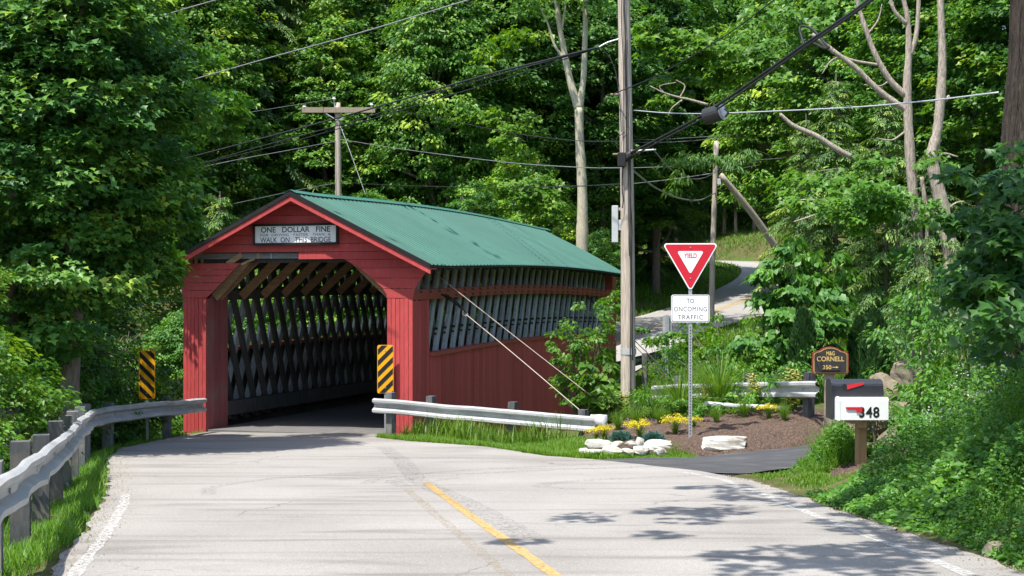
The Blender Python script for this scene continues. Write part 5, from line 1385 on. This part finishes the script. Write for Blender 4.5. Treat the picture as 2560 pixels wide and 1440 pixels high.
leafmass('maple_sapling', 'bright leaf spray left of the dead trunks', 'sapling', pxclumps([(2190, 470, 33, 70, 30, 18, .42), (2120, 520, 33, 50, 25, 9, .35), (2250, 520, 33, 40, 40, 10, .4)], 3), 46, .17, T_MAPLE, M['bright'], (.85, .95, .8), seed=4, root=(1.2, 2, -1.2))
leafmass('maple_sapling', 'sunlit yellow-green maple bough right of the tall pole', 'sapling', pxclumps([(1680, 100, 46, 60, 22, 14, .5), (1800, 130, 46, 70, 25, 18, .5), (1900, 160, 46, 50, 22, 12, .45), (1720, 190, 46, 70, 20, 12, .4), (1620, 75, 46, 30, 14, 5, .4)], 5), 60, .2, T_MAPLE, M['bright'], (1.0, 1.0, .85), seed=6, flat=.3, root=(3.2, 3, 0.6))
leafmass('maple_sapling', 'drooping pale bough beside the bare utility pole', 'sapling', pxclumps([(1730, 400, 56, 30, 10, 10, .5), (1830, 395, 56, 40, 12, 10, .5), (1690, 450, 60, 15, 18, 5, .4)], 7), 60, .26, T_KITE, M['bright'], (.8, .85, 1.1), asp=.3, seed=8, droop=1.4, root=(3.0, 1, .6))
leafmass('maple_sapling', 'yellow-green leaf spray at the left of the forked trunk', 'sapling', pxclumps([(1335, 470, 50, 35, 22, 12, .5), (1355, 500, 50, 25, 18, 7, .4), (1290, 310, 54, 40, 18, 9, .5), (1250, 110, 56, 30, 18, 6, .5), (1200, 285, 56, 40, 15, 7, .45)], 9), 56, .2, T_MAPLE, M['bright'], (1.05, 1.0, .8), seed=10, root=(.3, 3, .5))
leafmass('maple_sapling', 'bright leaf tuft at the top right of the wood', 'sapling', pxclumps([(2010, 60, 40, 60, 30, 12, .5), (2110, 470, 38, 40, 40, 10, .35), (2000, 470, 45, 70, 25, 14, .45)], 11), 50, .2, T_MAPLE, M['bright'], (.9, .95, .85), seed=12, root=(1.5, 3, -.5))

# ---- shrubs and garden on the right
leafmass('shrub', 'bright leafy shrub between the bridge side and the tall pole', 'shrub', pxclumps([(1440, 900, 30.6, 30, 45, 22, .22), (1480, 850, 30.6, 30, 30, 14, .2), (1420, 980, 30.4, 25, 30, 12, .2), (1510, 800, 30.8, 15, 20, 6, .16), (1540, 760, 31, 15, 20, 6, .16), (1390, 890, 30.4, 8, 25, 5, .12)], 21), 52, .095, T_KITE, M['bright'], (.9, .95, .9), asp=.6, seed=22)
leafmass('vine', 'broad-leaved vine sprawling at the foot of the tall pole', 'vine', pxclumps([(1505, 950, 29.8, 25, 30, 14, .2), (1525, 1010, 29.6, 20, 25, 10, .2), (1470, 990, 29.9, 25, 25, 8, .18)], 23), 26, .17, T_HEART, M['bright'], (.9, .85, .9), asp=.95, seed=24)
leafmass('redbud', 'redbud bush with drooping heart-shaped leaves left of the name sign', 'shrub', pxclumps([(1960, 720, 32, 55, 50, 26, .32), (1935, 700, 32, 22, 40, 8, .26), (2000, 650, 32, 40, 25, 9, .28), (2040, 790, 31.5, 40, 45, 18, .3), (1960, 850, 31.5, 40, 50, 18, .3), (2080, 740, 32, 25, 40, 8, .26)], 25), 58, .165, T_HEART, M['maple'], (1.35, 1.3, .95), asp=.95, seed=26, droop=1.1)
leafmass('shrub', 'yellow-green bush in the garden behind the yield sign', 'shrub', pxclumps([(1890, 870, 31.5, 30, 25, 16, .25), (1850, 920, 31, 30, 25, 14, .24), (1920, 930, 31, 25, 25, 10, .24), (1770, 850, 33, 40, 25, 16, .25), (1710, 870, 33, 30, 20, 9, .2), (1800, 800, 34, 50, 15, 8, .2)], 27), 60, .11, T_KITE, M['bright'], (.95, 1.0, .8), asp=.55, seed=28)
leafmass('shrub', 'dark green bush low behind the garden guardrail', 'shrub', pxclumps([(1780, 930, 30.4, 60, 25, 22, .24), (1700, 900, 32, 50, 15, 14, .22), (1950, 960, 29.5, 50, 20, 14, .22), (2020, 930, 29, 30, 30, 10, .22)], 29), 60, .09, T_KITE, M['leaf'], (1.1, 1.15, .9), asp=.5, seed=30)
leafmass('shrub', 'wispy branch of leaves over the far guardrail', 'shrub', pxclumps([(1640, 845, 36, 22, 10, 6, .14), (1690, 850, 36, 20, 14, 6, .14), (1610, 820, 36, 12, 5, 3, .1), (1720, 880, 36, 20, 10, 5, .14)], 31), 26, .13, T_KITE, M['leaf'], (1.0, 1.05, .9), asp=.6, seed=32)
# columnar arborvitae
def column(seed, H, R):
    rg = np.random.default_rng(seed); n = 9000
    h = rg.uniform(0, 1, n); az = rg.uniform(0, 6.283, n); tuft = .82 + .28 * np.sin(az * 5 + h * 9) * np.sin(h * 23 + az * 2)
    rad = R * np.sqrt(np.maximum(1 - h ** 2.2, 0.02)) * tuft * rg.uniform(.55, 1, n) ** .4 * np.minimum(1, .5 + h * 3)
    o = np.stack([np.cos(az), np.sin(az), np.zeros(n)], -1); pos = o * rad[:, None]; pos[:, 2] = h * H
    tip = o * .35 + np.array([0, 0, 1.]) + unit(rg, n) * .35; nr = o + unit(rg, n) * .4
    ln = rg.uniform(.07, .15, n)
    cr = leaf_mesh('arborvitae', pos, tip, nr, ln, ln * .3, T_KITE, .35 + .3 * (rad / R - .6) + rg.normal(0, .15, n), M['needle'])
    return MB().tube([(0, 0, -.3), (0, 0, H * .8)], [.05, .01], 7).mesh('stem', M['bark']), cr
AV = column(61, 2.0, .36)
for px, Y, sc, lab in ((2008, 29.5, 1.0, 'dark columnar arborvitae left of the name sign'), (2188, 27.5, .98, 'dark columnar arborvitae right of the name sign'), (2150, 31, .9, 'columnar arborvitae partly hidden behind the right one')):
    x, y = xy(px, Y); place('arborvitae', lab, AV, x, y, 'shrub', 'arborvitae by the name sign', sc=sc * .98, tint=(.75, .85, .7), names=('stem', 'crown'))
# ornamental grasses, flowers, variegated plants
def tuft(seed, n, H, spread, wid, m, bend=.5, t0=.5):
    rg = np.random.default_rng(seed); az = rg.uniform(0, 6.283, n); o = np.stack([np.cos(az), np.sin(az), np.zeros(n)], -1)
    seg = 4; P = []; TP = []; NR = []; LN = []; TI = []
    lean = rg.uniform(.05, 1, n) * spread / H; Ls = H * rg.uniform(.55, 1.1, n); p = o * rg.uniform(0, .12, n)[:, None] * spread
    d = nrmz(o * (lean * .5)[:, None] + np.array([0, 0, 1.])); tb = t0 + rg.normal(0, .18, n)
    for s in range(seg):
        l = Ls / seg; P.append(p.copy()); TP.append(d); NR.append(o + .01); LN.append(l * 1.12); TI.append(tb)
        p = p + d * l[:, None]; d = nrmz(d + o * (lean * bend)[:, None] - np.array([0, 0, 1.]) * (.10 * bend * s))
    W = np.concatenate([np.full(n, wid * (1 - .17 * s)) for s in range(seg)])
    tm = (np.array([(-.5, 0, 0), (.5, 0, 0), (.4, 1, 0), (-.4, 1, 0)]), np.array([(0, 1, 2), (0, 2, 3)]))
    return leaf_mesh('blades', np.vstack(P), np.vstack(TP), np.vstack(NR), np.concatenate(LN), W, tm, np.concatenate(TI), m)
def plant(name, label, px, Y, parts, group=None, dz=.04, sc=1.0):
    x, y = xy(px, Y); r = empty(name, (x, y, gz(x, y) + dz), RS.uniform(0, 6)); r.scale = (sc,)*3; tag(r, label, 'plant', group)
    for nm, me in parts: o = link(nm, me, r); o.color = (1, 1, 1, 1)
G1 = tuft(71, 260, 1.05, .75, .016, M['blade'], .6)
for px, Y, sc, lab in ((1700, 27.2, .95, 'tall ornamental grass left of the yield post'), (1798, 27.3, 1.15, 'tallest ornamental grass right of the yield post'), (1770, 28.2, 1.0, 'ornamental grass behind the tallest one'), (1655, 28.0, .75, 'small ornamental grass at the end of the garden rail')):
    plant('feather_reed_plant', lab, px, Y, [('blades', G1)], 'ornamental grasses', sc=sc)
def flowers(seed, H, R, nst, m, nf=26):
    rg = np.random.default_rng(seed); st = tuft(seed, 90, H * .85, R, .012, M['blade'], .3, .35)
    az = rg.uniform(0, 6.283, nst); rr = R * np.sqrt(rg.uniform(0, 1, nst)); C = np.stack([np.cos(az) * rr, np.sin(az) * rr, H * (1 - .25 * (rr / R) ** 2) * rg.uniform(.82, 1.08, nst)], -1)
    pos = np.repeat(C, nf, 0) + rg.normal(0, 1, (nst * nf, 3)) * np.array([.032, .032, .016]); n = len(pos)
    fl = leaf_mesh('flowers', pos, unit(rg, n) * np.array([1, 1, .3]), np.array([0, 0, 1.]) + unit(rg, n) * .5, rg.uniform(.018, .035, n), .025, T_KITE, rg.uniform(0, 1, n), m)
    return [('blades', st), ('flowers', fl)]
F1 = flowers(81, .34, .27, 34, M['petal'])
for px, Y, sc, lab in ((1600, 24.9, 1.0, 'yellow flowering clump behind the tilted edging stone'), (1688, 25.0, 1.0, 'yellow flowering clump just left of the yield post'), (1492, 25.4, .75, 'small yellow flowering clump by the rounded rail end'), (1512, 25.3, .8, 'thin yellow flowering clump beside the small one'), (1922, 25.9, .8, 'yellow flowering clump alone on the mulch at right'), (1735, 25.6, .6, 'few orange-yellow blooms right of the yield post')):
    plant('yellow_flowers', lab, px, Y, F1, 'yellow flowering clumps', sc=sc)
def varieg(seed, H):
    rg = np.random.default_rng(seed); P = []; TP = []; NR = []; LN = []; TI = []; mb = MB()
    for s in range(9):
        az = rg.uniform(0, 6.28); o = np.array([math.cos(az), math.sin(az), 0]) * rg.uniform(.05, .24); h = H * rg.uniform(.7, 1.05)
        mb.tube([(0, 0, 0), tuple(o + np.array([0, 0, h]))], [.008, .004], 5)
        k = 26; t = np.linspace(.2, 1, k); a2 = np.arange(k) * 2.4 + rg.uniform(0, 6)
        oo = np.stack([np.cos(a2), np.sin(a2), np.zeros(k)], -1)
        P.append(o * t[:, None] + np.array([0, 0, 1.]) * (h * t)[:, None]); d = oo + np.array([0, 0, .25]); TP.append(d); NR.append(np.array([0, 0, 1.]) - oo * .2); LN.append(.15 * (1.15 - .65 * t) + .02); TI.append(np.clip(.25 + .6 * t + rg.normal(0, .15, k), 0, 1))
    L = np.concatenate(LN)
    return [('stems', mb.mesh('stems', M['blade'])), ('leaves', leaf_mesh('leaves', np.vstack(P), np.vstack(TP), np.vstack(NR), L, L * .32, T_KITE, np.concatenate(TI), M['varieg']))]
V1 = varieg(91, .75)
for px, Y, sc, lab in ((1893, 26.9, .95, 'cream-leaved variegated plant left of the name sign'), (1978, 26.6, 1.05, 'tall cream-leaved variegated plant nearest the name sign'), (1560, 28.6, .85, 'cream-leaved variegated plant at the foot of the tall pole'), (1770, 27.6, .7, 'small cream-leaved plant behind the grasses')):
    plant('variegated_plant', lab, px, Y, V1, 'cream-leaved plants', sc=sc)
def mound(seed, R, H):
    rg = np.random.default_rng(seed); n = 2600; d = unit(rg, n); d[:, 2] = np.abs(d[:, 2]); pos = d * np.array([R, R, H]) * (rg.uniform(.5, 1, n) ** .4 * (.85 + .2 * np.sin(d[:, 0] * 9) * np.sin(d[:, 1] * 8)))[:, None]
    ln = rg.uniform(.03, .055, n)
    return [('needles', leaf_mesh('needles', pos, d + unit(rg, n) * .5, unit(rg, n), ln, ln * .4, T_KITE, .2 + .6 * pos[:, 2] / H + rg.normal(0, .15, n), M['blue']))]
B_ = mound(95, .25, .2)
plant('blue_spruce', 'low blue-green mound beside the rounded rail end', 1553, 24.9, B_, 'blue-green mounds', sc=.95)
plant('blue_spruce', 'low blue-green mound behind the right edging stones', 1634, 24.5, B_, 'blue-green mounds', sc=.85)
for px, Y, sc, lab in ((1590, 26.6, .42, 'short grass clump right of the tall pole foot'), (1545, 26.4, .38, 'short grass clump left of the tall pole foot'), (1650, 26.3, .4, 'short grass clump behind the yellow flowers'), (1860, 26.2, .42, 'short grass clump in the middle of the mulch'), (1960, 25.6, .36, 'short grass clump at the right of the mulch'), (1790, 25.9, .34, 'short grass clump above the flat stone'), (1985, 26.9, .5, 'grass clump under the name sign')):
    plant('sedge_plant', lab, px, Y, [('blades', G1)], 'short grass clumps in the bed', sc=sc)
leafmass('perennial', 'leafy perennial clump left of the yield post', 'plant', pxclumps([(1630, 990, 27.6, 28, 16, 10, .16), (1690, 1015, 26.9, 20, 10, 6, .13)], 35), 44, .085, T_KITE, M['bright'], (.8, .9, .85), asp=.4, seed=36, stemm='blade')
leafmass('perennial', 'leafy perennial clump right of the yield post', 'plant', pxclumps([(1840, 985, 27.2, 35, 16, 12, .16), (1760, 1020, 26.6, 18, 8, 5, .12), (1920, 975, 27, 25, 16, 8, .15)], 37), 44, .085, T_KITE, M['leaf'], (1.4, 1.45, 1.0), asp=.4, seed=38, stemm='blade')
# leafy plants along the garden rail
rgp = np.random.default_rng(17)
LP = leafmass('border_plants', 'mixed leafy border plants along the garden guardrail', 'plants', pxclumps([(1850, 1020, 26.8, 40, 12, 10, .13), (1760, 1010, 27, 30, 14, 8, .13), (1960, 1000, 26.6, 40, 12, 8, .12), (1690, 1030, 27, 30, 12, 7, .13), (1600, 1010, 28.4, 30, 20, 8, .16), (1640, 960, 30, 30, 25, 10, .18)], 33), 40, .10, T_KITE, M['blade'], (.9, .95, .9), asp=.35, seed=34, droop=-.3, stemm='blade')
LP['kind'] = 'stuff'
# ------------------------------------------------------------------ grass, bank cover and undergrowth (uncountable)
def grass(name, label, xs, ys, h, w, m, tint=(1, 1, 1), t0=.5, seed=0, zoff=0.0, lean=.35, tm=T_BLADE):
    rg = np.random.default_rng(seed); n = len(xs)
    pos = np.stack([xs, ys, ground(xs, ys) + zoff - .02], -1)
    az = rg.uniform(0, 6.283, n); o = np.stack([np.cos(az), np.sin(az), np.zeros(n)], -1)
    tip = np.array([0, 0, 1.]) + o * rg.uniform(0, lean * 2, n)[:, None]
    patch_ = .5 + .5 * np.sin(xs * 2.3 + 1.7 * np.sin(ys * 1.3)) * np.sin(ys * 1.9 + xs)
    ln = h * rg.uniform(.45, 1.15, n) * (.65 + .6 * patch_); wd = np.broadcast_to(w, (n,)) * rg.uniform(.7, 1.3, n)
    me = leaf_mesh(name, pos, tip, o + .01, ln, wd, tm, t0 + .18 * (patch_ - .5) + rg.normal(0, .16, n), m)
    ob = link(name, me); ob.color = (*tint, 1); tag(ob, label, 'grass', kind='stuff'); return ob
rg = np.random.default_rng(101)
# left verge, between road and rail posts
n = 36000; y = 4 + 27.5 * rg.uniform(0, 1, n) ** .75; l = road_l(y); k = rg.uniform(0, 1, n)
wdt = np.interp(y, [4, 10, 16, 24, 28, 31], [.9, .75, .75, .75, .6, .3])
x = l - .0 - k ** .8 * wdt + rg.normal(0, .03, n); ke = (k > .12 + .14 * np.sin(y * 3.1) * np.sin(y * 1.3 + 1) + .08 * rg.normal(0, 1, n)); x, y = x[ke], y[ke]
grass('verge_grass', 'bright short grass strip along the left guardrail', x, y, .17, .012, M['blade'], (.95, 1.05, .9), .5, 1)
n = 26000; y = 7 + 26 * rg.uniform(0, 1, n) ** .8; x = road_l(y) - .7 - rg.uniform(0, 1, n) * 3.2
grass('rough_grass', 'rough taller grass behind the left guardrail', x, y, .34, .018, M['blade'], (.7, .8, .65), .42, 2)
# right verge in front of the short rail
n = 42000; y = rg.uniform(23.4, 30.6, n); x = road_r(y) + np.maximum(rg.uniform(-.02, 1, n), 0) ** 1.2 * np.interp(y, [23.4, 25, 27, 30], [1.3, 1.6, 2.0, 1.4])
kp = np.isfinite(x); grass('verge_grass', 'bright grass on the verge under the short guardrail', x[kp], y[kp], .16, .014, M['blade'], (1, 1.05, .9), .55, 3)
n = 1500; y = rg.uniform(26.4, 30.3, n); x = road_r(y) + rg.uniform(.5, 1.9, n)
grass('tall_weeds', 'tall weeds and stalks along the foot of the red side wall', x, y, .55, .022, M['blade'], (.9, .9, .9), .55, 4, lean=.25)
# drive verge and mailbox corner
n = 26000; x = rg.uniform(3.35, 5.0, n); y = rg.uniform(16.4, 21.1, n); d_, _ = polydist(x, y, DRC); kp = (x > road_r(y) + .2 + .4 * rg.uniform(0, 1, n)) & (d_ > 1.5) & ((x > 4.0) | (rg.uniform(0, 1, n) < .35)) & ~((np.abs(x - 4.65) < .45) & (np.abs(y - 18.6) < .45))
grass('corner_grass', 'grass tuft at the corner between the drive and the mailbox', x[kp], y[kp], np.where((y[kp] < 18.9) | (x[kp] < 4.1), .08, .2), .013, M['blade'], (.95, 1, .85), .5, 5)
kq = kp & (y > 18.9) & (rg.uniform(0, 1, n) < .30 * np.exp(-((x - 4.6) / .3) ** 2))
grass('tall_weeds', 'tall feathery weeds left of the mailbox post', x[kq], y[kq], .15 + .5 * np.exp(-((x[kq] - 4.6) / .33) ** 2), .014, M['blade'], (.85, .95, .75), .5, 6, lean=.3)
# garden fringe by the stones
n = 14000; x = rg.uniform(.9, 3.1, n); y = rg.uniform(23.0, 24.1, n); d_, _ = polydist(x, y, DRC); kp = (x > road_r(y) + .03) & (d_ > 1.22)
grass('fringe_grass', 'grass fringe below the white edging stones', x[kp], y[kp], .11, .012, M['blade'], (1, 1.05, .9), .55, 7)
# meadow behind garden rail down to the far road
n = 30000; x = rg.uniform(1.5, 13, n); y = rg.uniform(29.2, 50, n); d_, _ = polydist(x, y, FRC); kp = (d_ > 3.2) & ((x + .28 * (y - 31)) > 2.0)
grass('meadow_grass', 'rough green growth behind the garden guardrail', x[kp], y[kp], .55, .035, M['blade'], (.9, 1, .8), .5, 8)
n = 56000; x = rg.uniform(0, 20, n); y = rg.uniform(50, 110, n); d_, _ = polydist(x, y, FRC); kp = (d_ > 2.8)
grass('slope_grass', 'mown grass slope inside the bend of the far road', x[kp], y[kp], .34, .05, M['blade'], (.85, 1, .8), .5, 9)

# bank on the right: mixed leaves over the slope
def scatter_leaves(name, label, x, y, hgt, leaf, tmpl, m, tint, seed, asp=.6, t0=.42, cat='ground cover', up=.5):
    rg = np.random.default_rng(seed); n = len(x)
    pos = np.stack([x, y, ground(x, y) + rg.uniform(0, 1, n) ** 1.2 * hgt], -1)
    tip = unit(rg, n); tip[:, 2] = tip[:, 2] * .4 - .1; nr = np.array([-.35, -.35, 1.]) * up * 2 + unit(rg, n) * .8
    pt = .5 + .5 * np.sin(x * 3.1 + np.sin(y * 2.2) * 2) * np.sin(y * 2.7); sz = .5 + .5 * np.sin(x * 1.7 + 3 * np.sin(y * .9)) * np.sin(y * 1.9 + x)
    ln = leaf * rg.uniform(.5, 1.35, n) * (.55 + 1.1 * sz)
    me = leaf_mesh(name, pos, tip, nr, ln, ln * (asp * (.6 + .6 * pt)), tmpl, t0 + .25 * (pt - .5) + rg.normal(0, .14, n), m)
    o = link(name, me); o.color = (*tint, 1); tag(o, label, cat, kind='stuff'); return o
n = 125000; y = 6.5 + 15.2 * rg.uniform(0, 1, n); x = road_r(np.minimum(y, 18)) + .12 + np.abs(rg.normal(0, 1, n)) * 1.5
kp = (x < 9) & ~((y > 16.6) & (x < 5.3)) & ~((y > 19.0) & (x < 6.0)); x, y = x[kp], y[kp]
hh = np.clip((x - road_r(y)) * .75, .05, .95) * (.35 + .65 * (.5 + .5 * np.sin(x * 4.3 + 2 * np.sin(y * 1.7)) * np.sin(y * 3.3 + x)))
scatter_leaves('bank_cover', 'dense mixed weeds covering the bank at the right', x, y, hh, .054, T_KITE, M['leaf'], (1.15, 1.2, .9), 11)
n = 20000; y = 7 + 12 * rg.uniform(0, 1, n); x = road_r(np.minimum(y, 18)) + .15 + np.abs(rg.normal(0, 1, n)) * 1.3
kp = (x < 8.5) & ~((y > 16.2) & (x < 5.5)); x, y = x[kp], y[kp]
grass('bank_grass', 'long grass and stalks among the bank weeds', x, y, np.clip((x - road_r(y)) * .45, .12, .7), .014, M['blade'], (.9, 1.0, .75), .5, 12)
n = 120; y = 9 + 10 * rg.uniform(0, 1, n); x = road_r(np.minimum(y, 18)) + 1.2 + np.abs(rg.normal(0, 1, n)) * 1.1; kp = (x < 8) & ~((y > 16.8) & (x < 5.6)); x, y = x[kp], y[kp]
q = np.repeat(np.arange(len(x)), 9); pos = np.stack([x[q], y[q], ground(x, y)[q] + .55 + rg.uniform(0, .5, len(x))[q]], -1) + rg.normal(0, .035, (len(q), 3))
me = leaf_mesh('white_blossom', pos, unit(rg, len(q)), unit(rg, len(q)), .026, .022, T_KITE, rg.uniform(0, 1, len(q)), M['wpetal'])
o = link('white_blossom', me); o.color = (1, 1, 1, 1); tag(o, 'small white blossoms dotted over the bank weeds', 'blossom', kind='stuff')
x = rg.normal(4.55, .24, 5000); y = rg.normal(19.8, .45, 5000); d_, _ = polydist(x, y, DRC); kp = (d_ > 1.35) & (x > 3.7) & ~((np.abs(x - 4.65) < .3) & (y < 19.1)); scatter_leaves('corner_weeds', 'leafy weeds among the tall grass left of the mailbox', x[kp], y[kp], .08 + .5 * np.exp(-((x[kp] - 4.6) / .3) ** 2), .05, T_KITE, M['bright'], (.8, .9, .8), 15)
# taller bushes on top of the bank
for i, (px, py, Y, sx, sy, nc, rd, leaf, tn, lab) in enumerate([(2440, 760, 18.5, 50, 60, 26, .26, .09, (1.1, 1.15, .9), 'white-flowered bush high on the bank'), (2300, 800, 21, 60, 60, 28, .28, .10, (1.0, 1.1, .85), 'bush on the bank right of the arborvitae'),
                                                   (2520, 900, 16.5, 40, 70, 24, .26, .09, (.85, .95, .75), 'bush on the bank at the right edge'), (2360, 930, 18.5, 50, 60, 24, .26, .09, (1.15, 1.2, .9), 'weedy bush halfway up the bank'),
                                                   (2260, 860, 23.5, 50, 50, 20, .28, .09, (.9, 1.0, .8), 'bush above the tan bank rock'), (2480, 1060, 15.5, 60, 60, 24, .24, .08, (1.0, 1.1, .8), 'leafy tangle low on the bank at right'), (2285, 1030, 19.3, 30, 50, 22, .22, .08, (1.2, 1.25, .9), 'leafy weeds right of the mailbox'), (2345, 1130, 17.6, 45, 40, 22, .22, .075, (1.25, 1.3, .9), 'leafy weeds on the bank foot right of the post'), (2200, 985, 19.9, 25, 40, 10, .15, .07, (1.2, 1.25, .9), 'weeds draped over the rocks behind the mailbox'), (2450, 1190, 15.2, 55, 45, 24, .22, .075, (1.15, 1.2, .85), 'leafy weeds near the road at lower right'), (2130, 1060, 19.7, 20, 40, 8, .13, .06, (1.2, 1.25, .9), 'weeds draped left of the mailbox post')]):
    leafmass('bush', lab, 'bush', pxclumps([(px, py, Y, sx, sy, nc, rd)], 60 + i), 46, leaf, T_KITE, M['leaf'], tn, asp=.5, seed=70 + i, group='bushes on the bank')
# undergrowth along the wood's foot
n = 2600; X = np.concatenate([rg.uniform(-24, 3, 1500), rg.uniform(14, 34, 800), rg.uniform(-6, 6, 300), rg.uniform(2, 26, 700)]); Y = np.concatenate([rg.uniform(48, 64, 1500), rg.uniform(30, 62, 800), rg.uniform(56, 72, 300), rg.uniform(100.5, 112, 700)])
d_, _ = polydist(X, Y, FRC); kp = d_ > 4.2; X, Y = X[kp], Y[kp]; n = len(X)
C = np.stack([X, Y, ground(X, Y) + rg.uniform(.1, 1.8, n)], -1)
pos, tip, nr, ci = clump_leaves(rg, C, rg.uniform(.5, 1.0, n), 22, flat=.6); nn = len(pos); ln = rg.uniform(.14, .26, nn)
o = link('undergrowth', leaf_mesh('undergrowth', pos, tip, nr, ln, ln * .6, T_KITE, .35 + rg.normal(0, .15, n)[ci] + rg.normal(0, .1, nn), M['leaf'])); o.color = (.9, 1, .9, 1)
tag(o, 'shady leafy undergrowth along the foot of the wood', 'undergrowth', kind='stuff')
# gorge undergrowth, left of the bridge
n = 900; X = rg.uniform(-17, -7.9, n); Y = rg.uniform(29, 44, n); kp = (X - BC.x) * CA - (Y - BC.y) * SA < -3.1; X, Y = X[kp], Y[kp]; n = len(X)
C = np.stack([X, Y, ground(X, Y) + rg.uniform(.1, 2.4, n)], -1)
pos, tip, nr, ci = clump_leaves(rg, C, rg.uniform(.35, .8, n), 34, flat=.5); nn = len(pos); ln = rg.uniform(.09, .18, nn)
o = link('brook_growth', leaf_mesh('brook_growth', pos, tip, nr, ln, ln * .5, T_KITE, .35 + rg.normal(0, .15, n)[ci] + rg.normal(0, .1, nn), M['leaf'])); o.color = (.9, 1, .9, 1)
tag(o, 'dark leafy growth on the brook side left of the bridge', 'undergrowth', kind='stuff')
# gravel crumbs along the road edges
n = 2600; yy = 5 + 22 * rg.uniform(0, 1, n); sd = rg.uniform(0, 1, n) < .5
xx = np.where(sd, road_l(yy) + np.abs(rg.normal(0, .16, n)), road_r(np.minimum(yy, 20)) - np.abs(rg.normal(0, .14, n)) + .05); kp = (yy < 19.5) | sd; xx, yy = xx[kp], yy[kp]; n = len(xx)
pos = np.stack([xx, yy, PL(yy) + .004], -1); s = rg.uniform(.005, .016, n)
T_PEB = (np.array([(-.5, -.4, 0), (.5, -.5, 0), (.4, .5, 0), (-.4, .4, 0), (0, 0, .7)]), np.array([(0, 1, 4), (1, 2, 4), (2, 3, 4), (3, 0, 4)]))
tp = unit(rg, n); tp[:, 2] = 0
me = leaf_mesh('gravel', pos, tp, np.tile(np.array([0, 0, 1.]), (n, 1)), s, s, T_PEB, np.zeros(n), M['rock']); tag(link('gravel', me), 'loose gravel along the edges of the road', 'gravel', kind='stuff')
